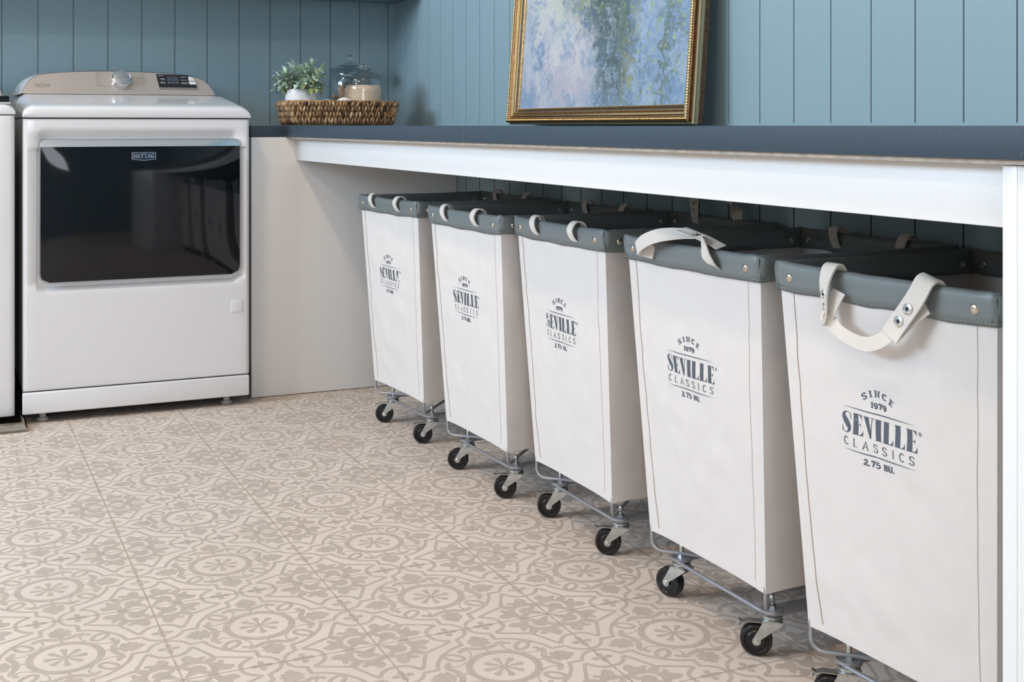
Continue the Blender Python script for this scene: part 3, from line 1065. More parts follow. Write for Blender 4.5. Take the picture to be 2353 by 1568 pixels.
CON = [(0.250, 0.9985), (0.262, 1.024), (0.276, 1.045), (0.292, 1.058), (0.315, 1.067), (0.36, 1.0735), (0.42, 1.0780), (0.50, 1.0810), (0.575, 1.0815), (0.65, 1.0805), (0.72, 1.0780), (0.78, 1.0735), (0.83, 1.0655), (0.856, 1.0550), (0.872, 1.040), (0.884, 1.020), (0.894, 0.9985)]
CONs = [(q.x, q.y) for q in catmull([(a, b, 0) for a, b in CON], 3)]
mb = MB()
n = len(CONs)
rows = []
for d, sc in ((0.0, -0.004), (0.0035, -0.0012)):
    pass
cxm, czm = 0.572, 1.03


def inset(p, k):
    x, z = p
    l = math.hypot(x - cxm, (z - czm) * 3) or 1
    return (x - (x - cxm) / abs(x - cxm + 1e-9) * k * min(1, abs(x - cxm) / 0.25), z - k if z > 1.01 else z)


face = [console_pt(*inset(p, 0.004), 0.0045) for p in CONs]
mb.add(face, [tuple(range(n))])
o = recalc(mb.build('console_face', M['champagne'], dr, smooth=0))
mb = MB()
r0 = [console_pt(*inset(p, 0.004), 0.0045) for p in CONs]
r1 = [console_pt(*inset(p, 0.001), 0.0035) for p in CONs]
r2 = [console_pt(*p, 0.0) for p in CONs]
mb.add(r0 + r1 + r2, [(k * n + i, k * n + i + 1, (k + 1) * n + i + 1, (k + 1) * n + i) for k in range(2) for i in range(n - 1)])
mb.build('console_trim', M['brushed'], dr)
mb = MB()
r3 = []
for x, z in CONs:
    r3.append((x + (-0.010 if x < cxm else 0.010) * min(1, abs(x - cxm) / 0.28), DYB, z + 0.002 if z > 1.0 else z))
mid = []
for a, b in zip(r2, r3):
    mid.append(((a[0] * .7 + b[0] * .3), a[1] + 0.03, max(a[2], b[2]) - (0.0 if a[2] > 1.0 else 0)))
mb.add(r2 + mid + r3, [(k * n + i, k * n + i + 1, (k + 1) * n + i + 1, (k + 1) * n + i) for k in range(2) for i in range(n - 1)] + [tuple(range(2 * n, 3 * n))])
recalc(mb.build('console_shell', M['enamel'], dr))


# lettering and ticks on the console
def con_fn(x, z, d):
    return console_pt(x, z, 0.0047 + d)


mb = MB()
quads_to_mb(mb, text_quads('MAYTAG', 0.320, 1.0235, 0.0088, 0.0070, 0.0011, 0.0016, 0.0012, 0.2), con_fn)
quads_to_mb(mb, [[(0.300, 1.0196), (0.341, 1.0196), (0.341, 1.0203), (0.300, 1.0203)]], con_fn)
mb.build('console_lettering', M['mark_brown'], dr, smooth=0)
mb = MB()
for zz, l in ((1.0735, 0.012), (1.0655, 0.022), (1.058, 0.014), (1.051, 0.012), (1.0435, 0.012), (1.0355, 0.02), (1.027, 0.03)):
    xx = 0.491
    a = []
    k = 0
    while k < l:
        w = 0.0016 + 0.0012 * ((int(k * 7919) % 3) / 3)
        a.append([(xx + k, zz - 0.0008), (xx + k + w, zz - 0.0008), (xx + k + w, zz + 0.0008), (xx + k, zz + 0.0008)])
        k += w + 0.0006
    quads_to_mb(mb, a, con_fn)
mb.build('console_lettering', M['mark_brown'], dr, smooth=0)
mb = MB()
for zz, l in ((1.0715, 0.02), (1.063, 0.016), (1.0555, 0.028), (1.0485, 0.012), (1.0425, 0.012), (1.033, 0.016)):
    xx = 0.655 - l
    a = []
    k = 0
    while k < l:
        w = 0.0018
        a.append([(xx + k, zz - 0.0008), (xx + k + w, zz - 0.0008), (xx + k + w, zz + 0.0008), (xx + k, zz + 0.0008)])
        k += w + 0.0006
    quads_to_mb(mb, a, con_fn)
mb.build('console_lettering', M['mark_brown'], dr, smooth=0)


# knob: disc with chrome rim, axis normal to the console face
def con_local(root_x, root_z):
    """matrix whose local z axis points out of the console face"""
    o_ = Vector(console_pt(root_x, root_z, 0.0045))
    n_ = (Vector(console_pt(root_x, root_z, 1.0)) - Vector(console_pt(root_x, root_z, 0.0))).normalized()
    x_ = Vector((1, 0, 0)); y_ = n_.cross(x_)
    return Matrix.Translation(o_) @ Matrix((x_, y_, n_)).transposed().to_4x4()


Mk = con_local(0.5745, 1.0455)
mb = MB()
mb.lathe([(0.0355, 0.0), (0.0350, 0.004), (0.0325, 0.012), (0.0315, 0.0185), (0.0295, 0.0205), (0.0275, 0.0190)], (0, 0, 0), 48)
mb.bbox(-0.037, -0.030, -0.010, -0.004, 0.003, 0.018, 0.001)
kn = mb.build('knob', M['chrome'], dr)
kn.matrix_local = Mk
mb = MB()
mb.lathe([(0.0277, 0.0188), (0.0277, 0.0196), (0.0260, 0.0200), (0.0001, 0.0202)], (0, 0, 0), 48)
mb.build('knob_cap', M['brushed'], kn)
mb = MB()
a = []
k = -0.021
while k < 0.021:
    if abs(k) > 0.0022:
        a.append([(k, -0.001), (k + 0.002, -0.001), (k + 0.002, 0.0012), (k, 0.0012)])
    k += 0.0032
quads_to_mb(mb, a, lambda x, y, d: (x, y, 0.0205 + d))
mb.build('knob_lettering', M['mark_grey'], kn, smooth=0)

# display
mb = MB()
DP = [(0.6925, 1.0705), (0.700, 1.0220), (0.8300, 1.0210), (0.8240, 1.0480), (0.8170, 1.0600), (0.8050, 1.0665), (0.7900, 1.0685)]
mb.prism(DP, lambda x, z, d: console_pt(x, z, d), 0.0045, 0.0065)
dp = recalc(mb.build('display_panel', M['display'], dr, smooth=0))
mb = MB()
mb.prism([(0.700, 1.0185), (0.831, 1.0175), (0.830, 1.0228), (0.6995, 1.0238)], lambda x, z, d: console_pt(x, z, d), 0.0045, 0.0066)
recalc(mb.build('lower_bezel', M['mark_grey'], dp, smooth=0))
mb = MB(); mb.prism([(0.7275, 1.0625), (0.7290, 1.0440), (0.7680, 1.0437), (0.7665, 1.0615)], lambda x, z, d: console_pt(x, z, d), 0.0065, 0.0068)
recalc(mb.build('screen', M['screen'], dp, smooth=0))
for za, zb_ in ((1.0345, 1.0455), (1.0475, 1.0610)):
    mb = MB()
    q = [(0.8020, zb_), (0.8040, za), (0.8255, za - 0.0005), (0.8220 if za > 1.04 else 0.8250, zb_ - 0.0008)]
    if za > 1.04: q = [(0.8010, zb_ + 0.001), (0.8025, za), (0.8240, za - 0.0002), (0.8185, 1.0560), (0.8110, 1.0612)]
    mb.prism(q, lambda x, z, d: console_pt(x, z, d), 0.0065, 0.0085)
    recalc(mb.build('key', M['silver_key'], dp, smooth=0))
mb = MB()
a = []
for (x0, z0, l) in ((0.6985, 1.0645, 0.018), (0.7035, 1.054, 0.016), (0.7075, 1.0505, 0.013), (0.7035, 1.0415, 0.017), (0.7050, 1.0385, 0.016), (0.7300, 1.0400, 0.010), (0.7440, 1.0397, 0.010), (0.7570, 1.0395, 0.010), (0.7745, 1.0605, 0.020), (0.7760, 1.0500, 0.020), (0.7750, 1.0410, 0.024), (0.7790, 1.0375, 0.018)):
    k = 0
    while k < l:
        a.append([(x0 + k, z0 - 0.0007), (x0 + k + 0.0015, z0 - 0.0007), (x0 + k + 0.0015, z0 + 0.0008), (x0 + k, z0 + 0.0008)])
        k += 0.0021
quads_to_mb(mb, a, lambda x, z, d: console_pt(x, z, 0.0067 + d))
mb.build('display_marks', M['mark_white'], dp, smooth=0)

# door
door = empty('door', (0, 0, 0), parent=dr)
GZ0, GZ1 = 0.4225, 0.8525
mb = MB()
yb_ = DYF + 0.019
out0 = rrect(0.2795, 0.8870, GZ0 - 0.0035, GZ1 + 0.001, 0.030, 10, 0.016)
out1 = rrect(0.2815, 0.8850, GZ0 - 0.001, GZ1 - 0.001, 0.028, 10, 0.015)
n = len(out0)
A0 = [(x, yb_, z) for x, z in out0]
A1 = [(x, DYF - 0.001, z) for x, z in out0]
A2 = [(x, DYF - 0.0045, z) for x, z in out1]
mb.add(A0 + A1 + A2, [(k * n + i, k * n + (i + 1) % n, (k + 1) * n + (i + 1) % n, (k + 1) * n + i) for k in range(2) for i in range(n)] + [tuple(range(2 * n, 3 * n))])
recalc(mb.build('door_frame', M['brushed'], door))
# bowed glass front


def bowed(name, x0, x1, z0, z1, rb, rt, m, bow, base, parent, tilt=0.0):
    mb = MB()
    nx, nz = 60, 40
    vs = []
    zc = (z0 + z1) / 2
    for j in range(nz + 1):
        z = z0 + (z1 - z0) * j / nz
        # x extent limited by the rounded corners
        ins = 0
        if z < z0 + rb: ins = rb - math.sqrt(max(0, rb * rb - (z0 + rb - z) ** 2))
        if z > z1 - rt and rt > 0: ins = rt - math.sqrt(max(0, rt * rt - (z - z1 + rt) ** 2))
        for i in range(nx + 1):
            u = i / nx
            x = (x0 + ins) + (x1 - x0 - 2 * ins) * u
            un = (x - (x0 + x1) / 2) / ((x1 - x0) / 2)
            vn = (z - 0.637) / 0.215
            y = DYF - base - bow * (1 - un ** 4) * (1 - min(1, abs(vn)) ** 4) + tilt * (z - z0)
            vs.append((x, y, z))
    n = nx + 1
    fs = [(j * n + i, j * n + i + 1, (j + 1) * n + i + 1, (j + 1) * n + i) for j in range(nz) for i in range(nx)]
    mb.add(vs, fs)
    # rim going back
    per = [i for i in range(n)] + [j * n + nx for j in range(1, nz + 1)] + [nz * n + i for i in range(nx - 1, -1, -1)] + [j * n for j in range(nz - 1, 0, -1)]
    b0 = len(mb.v)
    rim = [(vs[k][0], DYF - 0.002, vs[k][2]) for k in per]
    mb.v.extend(rim)
    L_ = len(per)
    for i in range(L_):
        mb.f.append([per[i], b0 + i, b0 + (i + 1) % L_, per[(i + 1) % L_]]); mb.m.append(0)
    return mb.build(name, m, parent, smooth=50)


bowed('glass_panel', 0.2825, 0.8840, GZ0, 0.8305, 0.026, 0.0, M['door_glass'], 0.010, 0.006, door)
bowed('chrome_handle', 0.2825, 0.8840, 0.8310, GZ1, 0.0, 0.014, M['chrome'], 0.010, 0.0080, door, 0.22)


def bow_y(x, z):
    un = (x - 0.58325) / 0.30075; vn = (z - 0.637) / 0.215
    return DYF - 0.006 - 0.010 * (1 - un ** 4) * (1 - min(1, abs(vn)) ** 4)


bf = lambda x, z, d: (x, bow_y(x, z) - d, z)
mb = MB()
BX = 0.584
mb.prism([(BX - 0.0365, 0.8130), (BX + 0.0365, 0.8130), (BX + 0.0365, 0.7905), (BX + 0.004, 0.7870), (BX, 0.7862), (BX - 0.004, 0.7870), (BX - 0.0365, 0.7905)], bf, 0.0001, 0.0022)
bd = recalc(mb.build('badge', M['nickel'], door, smooth=0))
mb = MB()
mb.prism([(BX - 0.0348, 0.8115), (BX + 0.0348, 0.8115), (BX + 0.0348, 0.7918), (BX, 0.7885), (BX - 0.0348, 0.7918)], bf, 0.0022, 0.0024)
recalc(mb.build('badge_field', M['badge_blue'], bd, smooth=0))
mb = MB()
quads_to_mb(mb, text_quads('MAYTAG', BX, 0.7952, 0.0138, 0.0092, 0.0014, 0.0023, 0.0018, 0.2), lambda x, z, d: (x, bow_y(x, z) - 0.0028 - d, z))
mb.build('badge_lettering', M['nickel'], bd, smooth=0)
mb = MB(); mb.bbox(0.8575, 0.8935, DYF - 0.0022, DYF + 0.001, 0.2995, 0.3375, 0.0012)
mb.build('reversing_cover', M['enamel'], dr)
place_origin(dr, (0.576, 4.24, 0))

# ------------------------------------------------------------------ washer (only its right edge is in view)
wa = empty('washer', (0, 0, 0))
tag(wa, 'white top-loading washing machine cut off by the left edge beside the dryer', 'washer')
WXL, WXR, WYF = -0.472, 0.2115, 3.895
appliance_body(wa, WXL, WXR, 0.030, 0.9265, WYF, DYB - 0.02).build('cabinet', M['enamel'], wa)
deck(wa, WXL + 0.001, WXR - 0.001, WYF, DYB - 0.02, 'top_deck', M['enamel'], 0.9285,
     [(WYF - 0.001, 0.929), (WYF - 0.003, 0.934), (WYF - 0.002, 0.950), (WYF + 0.004, 0.957), (WYF + 0.02, 0.962), (WYF + 0.10, 0.966), (WYF + 0.30, 0.972), (DYB - 0.02, 0.98)])
mb = MB()
mb.bbox(WXL + 0.03, WXR - 0.014, WYF + 0.015, WYF + 0.36, 0.966, 0.984, 0.006)
mb.build('glass_lid', M['door_glass'], wa)
mb = MB()
mb.bbox(WXL + 0.03, WXR - 0.010, WYF + 0.004, WYF + 0.030, 0.9585, 0.9665, 0.004)
mb.build('lid_handle', M['chrome'], wa)
mb = MB()
wc = [(-0.455, 0.982), (-0.44, 1.03), (-0.40, 1.06), (-0.3, 1.075), (-0.13, 1.081), (0.04, 1.075), (0.14, 1.06), (0.182, 1.03), (0.197, 0.982)]
mb.prism(wc, lambda x, z, d: (x, 4.262 + (z - 0.982) * 0.95 + d, z), 0.0, 0.01)
recalc(mb.build('console_face', M['champagne'], wa, smooth=0))
mb = MB()
mb.prism(wc, lambda x, z, d: (x, (4.272 + (z - 0.982) * 0.95) if d == 0 else DYB - 0.03, z - 0.001), 0.0, 1.0)
recalc(mb.build('console_shell', M['enamel'], wa, smooth=30))
for fx in (WXL + 0.06, WXR - 0.06):
    for fy in (WYF + 0.05, DYB - 0.09):
        mb = MB(); mb.lathe([(0.0001, 0.0), (0.018, 0.0), (0.018, 0.008), (0.011, 0.009), (0.011, 0.03)], (fx, fy, 0.0036), 16)
        mb.build('foot', M['plastic_foot'], wa)
place_origin(wa, (-0.13, 4.22, 0.0036))

# drip pan under the washer
mb = MB()
PX0, PX1, PYF, PYB = -0.50, 0.243, 3.812, DYB + 0.01
w_ = 0.012
mb.box(PX0 + w_, PX1 - w_, PYF + w_, PYB - w_, 0.0009, 0.0030)
prof = [(0.0, 0.0008), (-0.0015, 0.004), (0.004, 0.0055), (0.0095, 0.022), (0.0085, 0.0255), (0.013, 0.027), (0.0155, 0.0245), (0.0145, 0.0225), (0.012, 0.003)]
corners = [(PX0, PYF, 1, 1), (PX1, PYF, -1, 1), (PX1, PYB, -1, -1), (PX0, PYB, 1, -1)]
vs = []
for px, py, sx, sy in corners:
    for d, z in prof: vs.append((px + sx * d, py + sy * d, z))
n = len(prof)
mb.add(vs, [(c * n + i, ((c + 1) % 4) * n + i, ((c + 1) % 4) * n + i + 1, c * n + i + 1) for c in range(4) for i in range(n - 1)])
tag(recalc(mb.build('drip_pan', M['steel_pan'], smooth=25)), 'bronze-coloured metal drip pan on the tiles under the washer', 'drip pan')

# ------------------------------------------------------------------ rolling laundry hampers
W2, D2 = 0.213, 0.215         # half width (y) and half depth (x) at the rim
RIMZ = 0.6855
ZB, ZT = 0.1245, 0.670
BW2, BD2 = 0.1784, 0.1765      # half width / depth at the bottom
BANDH = 0.044


def bag_half(z):
    t = (z - ZB) / (ZT - ZB)
    return BD2 + (D2 - 0.006 - BD2) * t, BW2 + (W2 - 0.006 - BW2) * t


def bag_point(side, u, z, seed, out=0.0):
    """side 0: front (-x), 1: near (-y), 2: back (+x), 3: far (+y); u in -1..1 along the side"""
    hd, hw = bag_half(z)
    hx, hy = hd, hw
    v = (z - ZB) / (ZT - ZB)
    env = (1 - abs(u) ** 6) * min(1.0, 4 * (1 - v) + 0.15) * min(1, 6 * v + 0.2)
    s = seed * 7.3 + side * 3.1
    b = noise.noise(Vector((u * 1.6 + s, v * 2.6, s))) * 0.0036
    # slanting creases
    b += (abs(noise.noise(Vector((u * 2.2 + v * 2.0 + s, v * 7.5 - u * 2.2, s + 5)))) - 0.2) * 0.0058
    b += noise.noise(Vector((u * 7 + s, v * 16, s + 9))) * 0.0007
    bulge = 0.0045 * (1 - u * u) * math.sin(math.pi * min(1, max(0, v))) - 0.002 * (1 - u * u)
    d = (b + bulge) * env + out
    # wobble along the corner edges
    e = noise.noise(Vector((s * 0 + seed * 3.3 + (0 if u > 0 else 4), v * 5, 2.0 + side * 0))) * 0.0
    if side == 0: return (-hx - d, u * (hy + e), z)
    if side == 2: return (hx + d, u * (hy + e), z)
    if side == 1: return (u * hx, -hy - d, z)
    return (u * hx, hy + d, z)


HW, HH = 0.0200, 0.0305


def heavy_glyph(c):
    def rc(x0, x1, y0, y1): return [(x0, y0), (x1, y0), (x1, y1), (x0, y1)]
    foot = [rc(0.0, 1.0, 0.0, 0.032), [(1.0, 0.0), (1.0, 0.30), (0.94, 0.17), (0.86, 0.08)], [(0.72, 0.03), (1.0, 0.0), (0.94, 0.17), (0.85, 0.08)]]
    if c == 'I': return [rc(0.07, 0.56, 0, 1), rc(0.0, 0.63, 0, 0.03), rc(0.0, 0.63, 0.97, 1)]
    if c == 'L': return [rc(0.06, 0.54, 0, 1), rc(0.0, 0.60, 0.97, 1)] + foot
    if c == 'E': return [rc(0.06, 0.54, 0, 1), rc(0.0, 0.95, 0.968, 1), [(0.95, 1.0), (0.95, 0.72), (0.90, 0.84), (0.80, 0.93)], [(0.70, 0.97), (0.80, 0.92), (0.90, 0.85), (0.95, 1.0)], rc(0.5, 0.72, 0.485, 0.515), [(0.80, 0.36), (0.80, 0.65), (0.755, 0.55), (0.66, 0.50), (0.755, 0.45)]] + foot
    if c == 'V': return [[(0.05, 1.0), (0.52, 1.0), (0.72, 0.24), (0.66, 0.0), (0.54, 0.0)], [(0.60, 0.0), (0.67, 0.0), (0.94, 1.0), (0.89, 1.0)], rc(-0.02, 0.60, 0.97, 1.0), rc(0.74, 1.06, 0.97, 1.0)]
    pts = [(17.6, 21.5, 0.5), (16.9, 26.6, 0.9), (13.2, 29.8, 0.9), (8.6, 29.7, 1.5), (4.9, 27.0, 4.4), (4.7, 22.6, 6.8), (7.8, 18.2, 8.6), (12.0, 13.4, 8.8), (15.4, 8.8, 7.2), (15.2, 4.0, 4.8), (11.8, 0.9, 1.6), (8.0, 0.6, 0.9), (3.9, 3.0, 0.9), (2.3, 8.4, 0.6)]
    P_ = catmull(pts, 4)
    out = []
    for i in range(len(P_)):
        d = P_[min(i + 1, len(P_) - 1)] - P_[max(i - 1, 0)]
        l = math.hypot(d.x, d.y)
        n_ = (-d.y / l * P_[i].z / 2, d.x / l * P_[i].z / 2)
        out.append(((P_[i].x + n_[0], P_[i].y + n_[1]), (P_[i].x - n_[0], P_[i].y - n_[1])))
    k = (1 / (HW * 1000), 1 / (HH * 1000))
    q = [[out[i][0], out[i][1], out[i + 1][1], out[i + 1][0]] for i in range(len(out) - 1)]
    q += [[(17.9, 19.6), (18.3, 19.6), (18.3, 29.0), (17.0, 25.5)], [(2.3, 1.0), (1.9, 1.0), (1.8, 10.4), (2.3, 10.2), (3.6, 5.0)]]
    return [[(x * k[0], y * k[1]) for x, y in pp] for pp in q]


def heavy_word(cx, y0):
    adv = {'S': 0.98, 'E': 1.0, 'V': 1.02, 'I': 0.63, 'L': 1.0}
    gap = 0.0030
    tot = sum(adv[c] * HW for c in 'SEVILLE') + gap * 6
    x = cx - tot / 2; out = []
    for c in 'SEVILLE':
        for pp in heavy_glyph(c): out.append([(x + a * HW, y0 + b * HH) for a, b in pp])
        x += adv[c] * HW + gap
    return out



def logo_quads():
    q = []
    # local: x to the viewer's right (= -y), z up; heights measured on the canvas
    q += text_quads('SINCE', 0.0, 0.5045, 0.0092, 0.0088, 0.0058, 0.0026, 0.0010, 0.30, curve=0.052)
    q += text_quads('1979', 0.0, 0.4875, 0.0080, 0.0080, 0.0010, 0.0028, 0.0010, 0.0)
    q += heavy_word(0.0, 0.4425)
    q += text_quads('CLASSICS', 0.0, 0.4245, 0.0122, 0.0104, 0.0090, 0.0015, 0.0008, 0.14)
    q += text_quads('2.75 BU.', 0.0, 0.4030, 0.0088, 0.0080, 0.0012, 0.0024, 0.0011, 0.25)
    for zc in (0.4800, 0.4185):
        N = 16
        for k in range(N):
            x0 = -0.0745 + 0.149 * k / N; x1 = -0.0745 + 0.149 * (k + 1) / N
            h0 = 0.00085 * max(0.04, 1 - abs(x0 / 0.0745) ** 2.2); h1 = 0.00085 * max(0.04, 1 - abs(x1 / 0.0745) ** 2.2)
            q.append([(x0, zc - h0), (x1, zc - h1), (x1, zc + h1), (x0, zc + h0)])
    # registered mark: ring and R
    cx, cz, r = 0.0815, 0.4700, 0.0032
    for k in range(20):
        a, b = 2 * math.pi * k / 20, 2 * math.pi * (k + 1) / 20
        q.append([(cx + (r - .00045) * math.cos(a), cz + (r - .00045) * math.sin(a)), (cx + r * math.cos(a), cz + r * math.sin(a)), (cx + r * math.cos(b), cz + r * math.sin(b)), (cx + (r - .00045) * math.cos(b), cz + (r - .00045) * math.sin(b))])
    q += text_quads('R', cx, cz - 0.0017, 0.0034, 0.0030, 0, 0.0007, 0.0005)
    return q


LOGO = None


def subdivide_quads(quads, maxlen=0.004):
    out = []
    for q in quads:
        if len(q) == 4:
            L1 = max(math.dist(q[0], q[1]), math.dist(q[3], q[2]))
            L2 = max(math.dist(q[1], q[2]), math.dist(q[0], q[3]))
            a, b = max(1, math.ceil(L1 / maxlen)), max(1, math.ceil(L2 / maxlen))
            if a * b > 1:
                def bl(s, t):
                    return tuple((1 - s) * (1 - t) * q[0][k] + s * (1 - t) * q[1][k] + s * t * q[2][k] + (1 - s) * t * q[3][k] for k in range(2))
                g = [[bl(i / a, j / b) for i in range(a + 1)] for j in range(b + 1)]
                for j in range(b):
                    for i in range(a):
                        out.append([g[j][i], g[j][i + 1], g[j + 1][i + 1], g[j + 1][i]])
                continue
        out.append(q)
    return out


def band_wave(u, seed, side):
    return 0.0020 * noise.noise(Vector((u * 2.1 + seed * 5.7, side * 2.2 + 0.5, 1.7))) + 0.0007 * noise.noise(Vector((u * 7 + seed, side, 4.4)))


def band_pt(side, u, k, seed, lift=0.0):
    """k index along the folded cross-section"""
    cs = [(-0.0035, -0.0440), (-0.0010, -0.0300), (0.0010, -0.0150), (0.0016, -0.0080), (0.0000, -0.0028), (-0.0035, -0.0003), (-0.0080, 0.0000), (-0.0118, -0.0030), (-0.0130, -0.0090), (-0.0130, -0.0200), (-0.0135, -0.0390)]
    if k >= 0: d, dz = cs[k]
    hx, hy = D2, W2
    wv = band_wave(u, seed, side)
    sag = -0.0035 * (1 - u * u)
    edge = 1 - abs(u) ** 10
    z = RIMZ + dz + wv * (1.3 if dz < -0.03 else 0.8) + sag * 0.8
    if k == 0 or k == 10: z += 0.001 * math.sin(u * 9 + seed * 2)
    bow = -0.004 * (1 - u * u) * (0.6 + 0.4 * math.sin(seed * 3))
    d = d + bow + wv * 0.7 + lift
    w = 1.0 if k < 5 else 1.0
    if side == 0: return (-hx - d, u * (hy - 0.003), z)
    if side == 2: return (hx + d, u * (hy - 0.003), z)
    if side == 1: return (u * (hx - 0.003), -hy - d, z)
    return (u * (hx - 0.003), hy + d, z)


def make_bands(root, seed):
    for side in range(4):
        mb = MB()
        N = 36; K = 11
        vs = []
        for i in range(N + 1):
            u = -1 + 2 * i / N
            # ends curl a little outward and puff near the corners
            for k in range(K):
                p = Vector(band_pt(side, u, k, seed))
                e = sstep(0.90, 1.0, abs(u))
                c = Vector((0, 0, p.z))
                outw = {0: Vector((-1, 0, 0)), 1: Vector((0, -1, 0)), 2: Vector((1, 0, 0)), 3: Vector((0, 1, 0))}[side]
                p -= outw * 0.0035 * e * (1 if k < 5 else -0.3)
                p.z += 0.0012 * math.sin(i * 1.9 + seed) * sstep(0.8, 0.95, abs(u)) * (1 if 3 < k < 8 else 0.2)
                vs.append(tuple(p))
        fs = [(i * K + k, i * K + k + 1, (i + 1) * K + k + 1, (i + 1) * K + k) for i in range(N) for k in range(K - 1)]
        mb.add(vs, fs)
        band = mb.build('rim_band', M['vinyl'], root, smooth=60)
        sol = band.modifiers.new('thickness', 'SOLIDIFY'); sol.thickness = 0.0016; sol.offset = 0
        # stitching along the lower edge, outside
        mb = MB()
        NS = 62
        for i in range(NS):
            u0 = -0.985 + 1.97 * i / NS; u1 = u0 + 1.97 / NS * 0.62
            a = Vector(band_pt(side, u0, 0, seed, 0.0013)); b = Vector(band_pt(side, u1, 0, seed, 0.0013))
            a.z += 0.0042; b.z += 0.0042
            mb.tube([a, b], 0.00042, 4)
        mb.build('stitching', M['thread'], band)
        # rivets outside, eyelet rings inside
        for u in (-0.835, 0.835):
            q = Vector(band_pt(side, u, 1, seed)) * 0.5 + Vector(band_pt(side, u, 2, seed)) * 0.5
            mb = MB()
            mb.lathe([(0.0074, -0.0005), (0.0074, 0.0008), (0.0066, 0.0022), (0.0045, 0.0032), (0.002, 0.0036), (0.0001, 0.0037)], (0, 0, 0), 20)
            r = mb.build('snap_rivet', M['rivet'], band)
            ang = {0: -math.pi / 2, 1: 0, 2: math.pi / 2, 3: math.pi}[side]
            rot = Matrix.Rotation(ang, 4, 'Z') @ Matrix.Rotation(math.pi / 2, 4, 'X')
            r.matrix_local = Matrix.Translation(q) @ rot
            q2 = Vector(band_pt(side, u, 9, seed))
            q2.z = q.z
            mb = MB()
            mb.lathe([(0.0022, 0.0), (0.0030, 0.0016), (0.0045, 0.0018), (0.0058, 0.0010), (0.0060, 0.0)], (0, 0, 0), 20)
            r = mb.build('eyelet', M['nickel'], band)
            rot = Matrix.Rotation(ang + math.pi, 4, 'Z') @ Matrix.Rotation(math.pi / 2, 4, 'X')
            n_in = {0: Vector((1, 0, 0)), 1: Vector((0, 1, 0)), 2: Vector((-1, 0, 0)), 3: Vector((0, -1, 0))}[side]
            r.matrix_local = Matrix.Translation(q2 + n_in * 0.0010) @ rot


def make_bag(root, seed):
    mb = MB()
    NU, NZ = 26, 44
    for side in range(4):
        vs = []
        for j in range(NZ + 1):
            z = ZB + (ZT - ZB) * j / NZ
            for i in range(NU + 1):
                u = -1 + 2 * i / NU
                u = math.copysign(1 - (1 - abs(u)) ** 1.0, u)
                p = Vector(bag_point(side, u, z, seed))
                # soften the corner
                hx, hy = bag_half(z)
                r = 0.006
                cx = max(-hx + r, min(hx - r, p.x)); cy = max(-hy + r, min(hy - r, p.y))
                w = Vector((p.x - cx, p.y - cy, 0))
                if abs(w.x) > 1e-6 and abs(w.y) > 1e-6:
                    w = w.normalized() * r
                    p = Vector((cx + w.x, cy + w.y, p.z))
                # the hem rises a touch between the corners
                if j == 0: p.z += 0.004 * (1 - abs(u) ** 5) - 0.001
                vs.append(tuple(p))
        n = NU + 1
        fs = [(j * n + i, j * n + i + 1, (j + 1) * n + i + 1, (j + 1) * n + i) for j in range(NZ) for i in range(NU)]
        mb.add(vs, fs)
    hx, hy = bag_half(ZB + 0.012)
    mb.add([(-hx + .003, -hy + .003, ZB + 0.012), (hx - .003, -hy + .003, ZB + 0.012), (hx - .003, hy - .003, ZB + 0.012), (-hx + .003, hy - .003, ZB + 0.012)], [(0, 1, 2, 3)])
    bag = mb.build('canvas_bag', M['canvas'], root, smooth=60)
    # seams; the brown ones carry the overlap's shadow in their colour
    for side, us, m in ((0, 0.845, 'seam'), (0, -0.845, 'seam_light'), (1, -0.60, 'seam_light'), (3, -0.60, 'seam_light'), (2, 0.845, 'seam'), (2, -0.845, 'seam_light')):
        mb = MB()
        N = 40
        pts = []
        for i in range(N + 1):
            t = i / N
            z = ZB + 0.014 + (ZT - 0.03 - ZB - 0.014) * t
            uu = us
            if m == 'seam' or side in (1, 3):
                uu = us - math.copysign(0.05 * (1 - t) ** 5, us) if side == 0 else us - math.copysign(0.035 * (1 - t) ** 8, us)
            uu += 0.006 * math.sin(t * 5 + seed + side)
            pts.append(bag_point(side, uu, z, seed, 0.0007))
        mb.tube(pts, 0.00058 if m == 'seam' else 0.00042, 4)
        mb.build('seam', M[m], bag)
    # printed lettering follows the cloth
    mb = MB()
    for i, q in enumerate(LOGO):
        d = 0.0005 + (i % 60) * 1.5e-6
        pts = []
        for x, z in q:
            hd, hw = bag_half(z)
            pts.append(bag_point(0, -x / hw, z, seed, d))
        mb.add(pts, [tuple(range(len(pts)))])
    mb.build('printed_lettering', M['ink'], bag, smooth=0)
    return bag


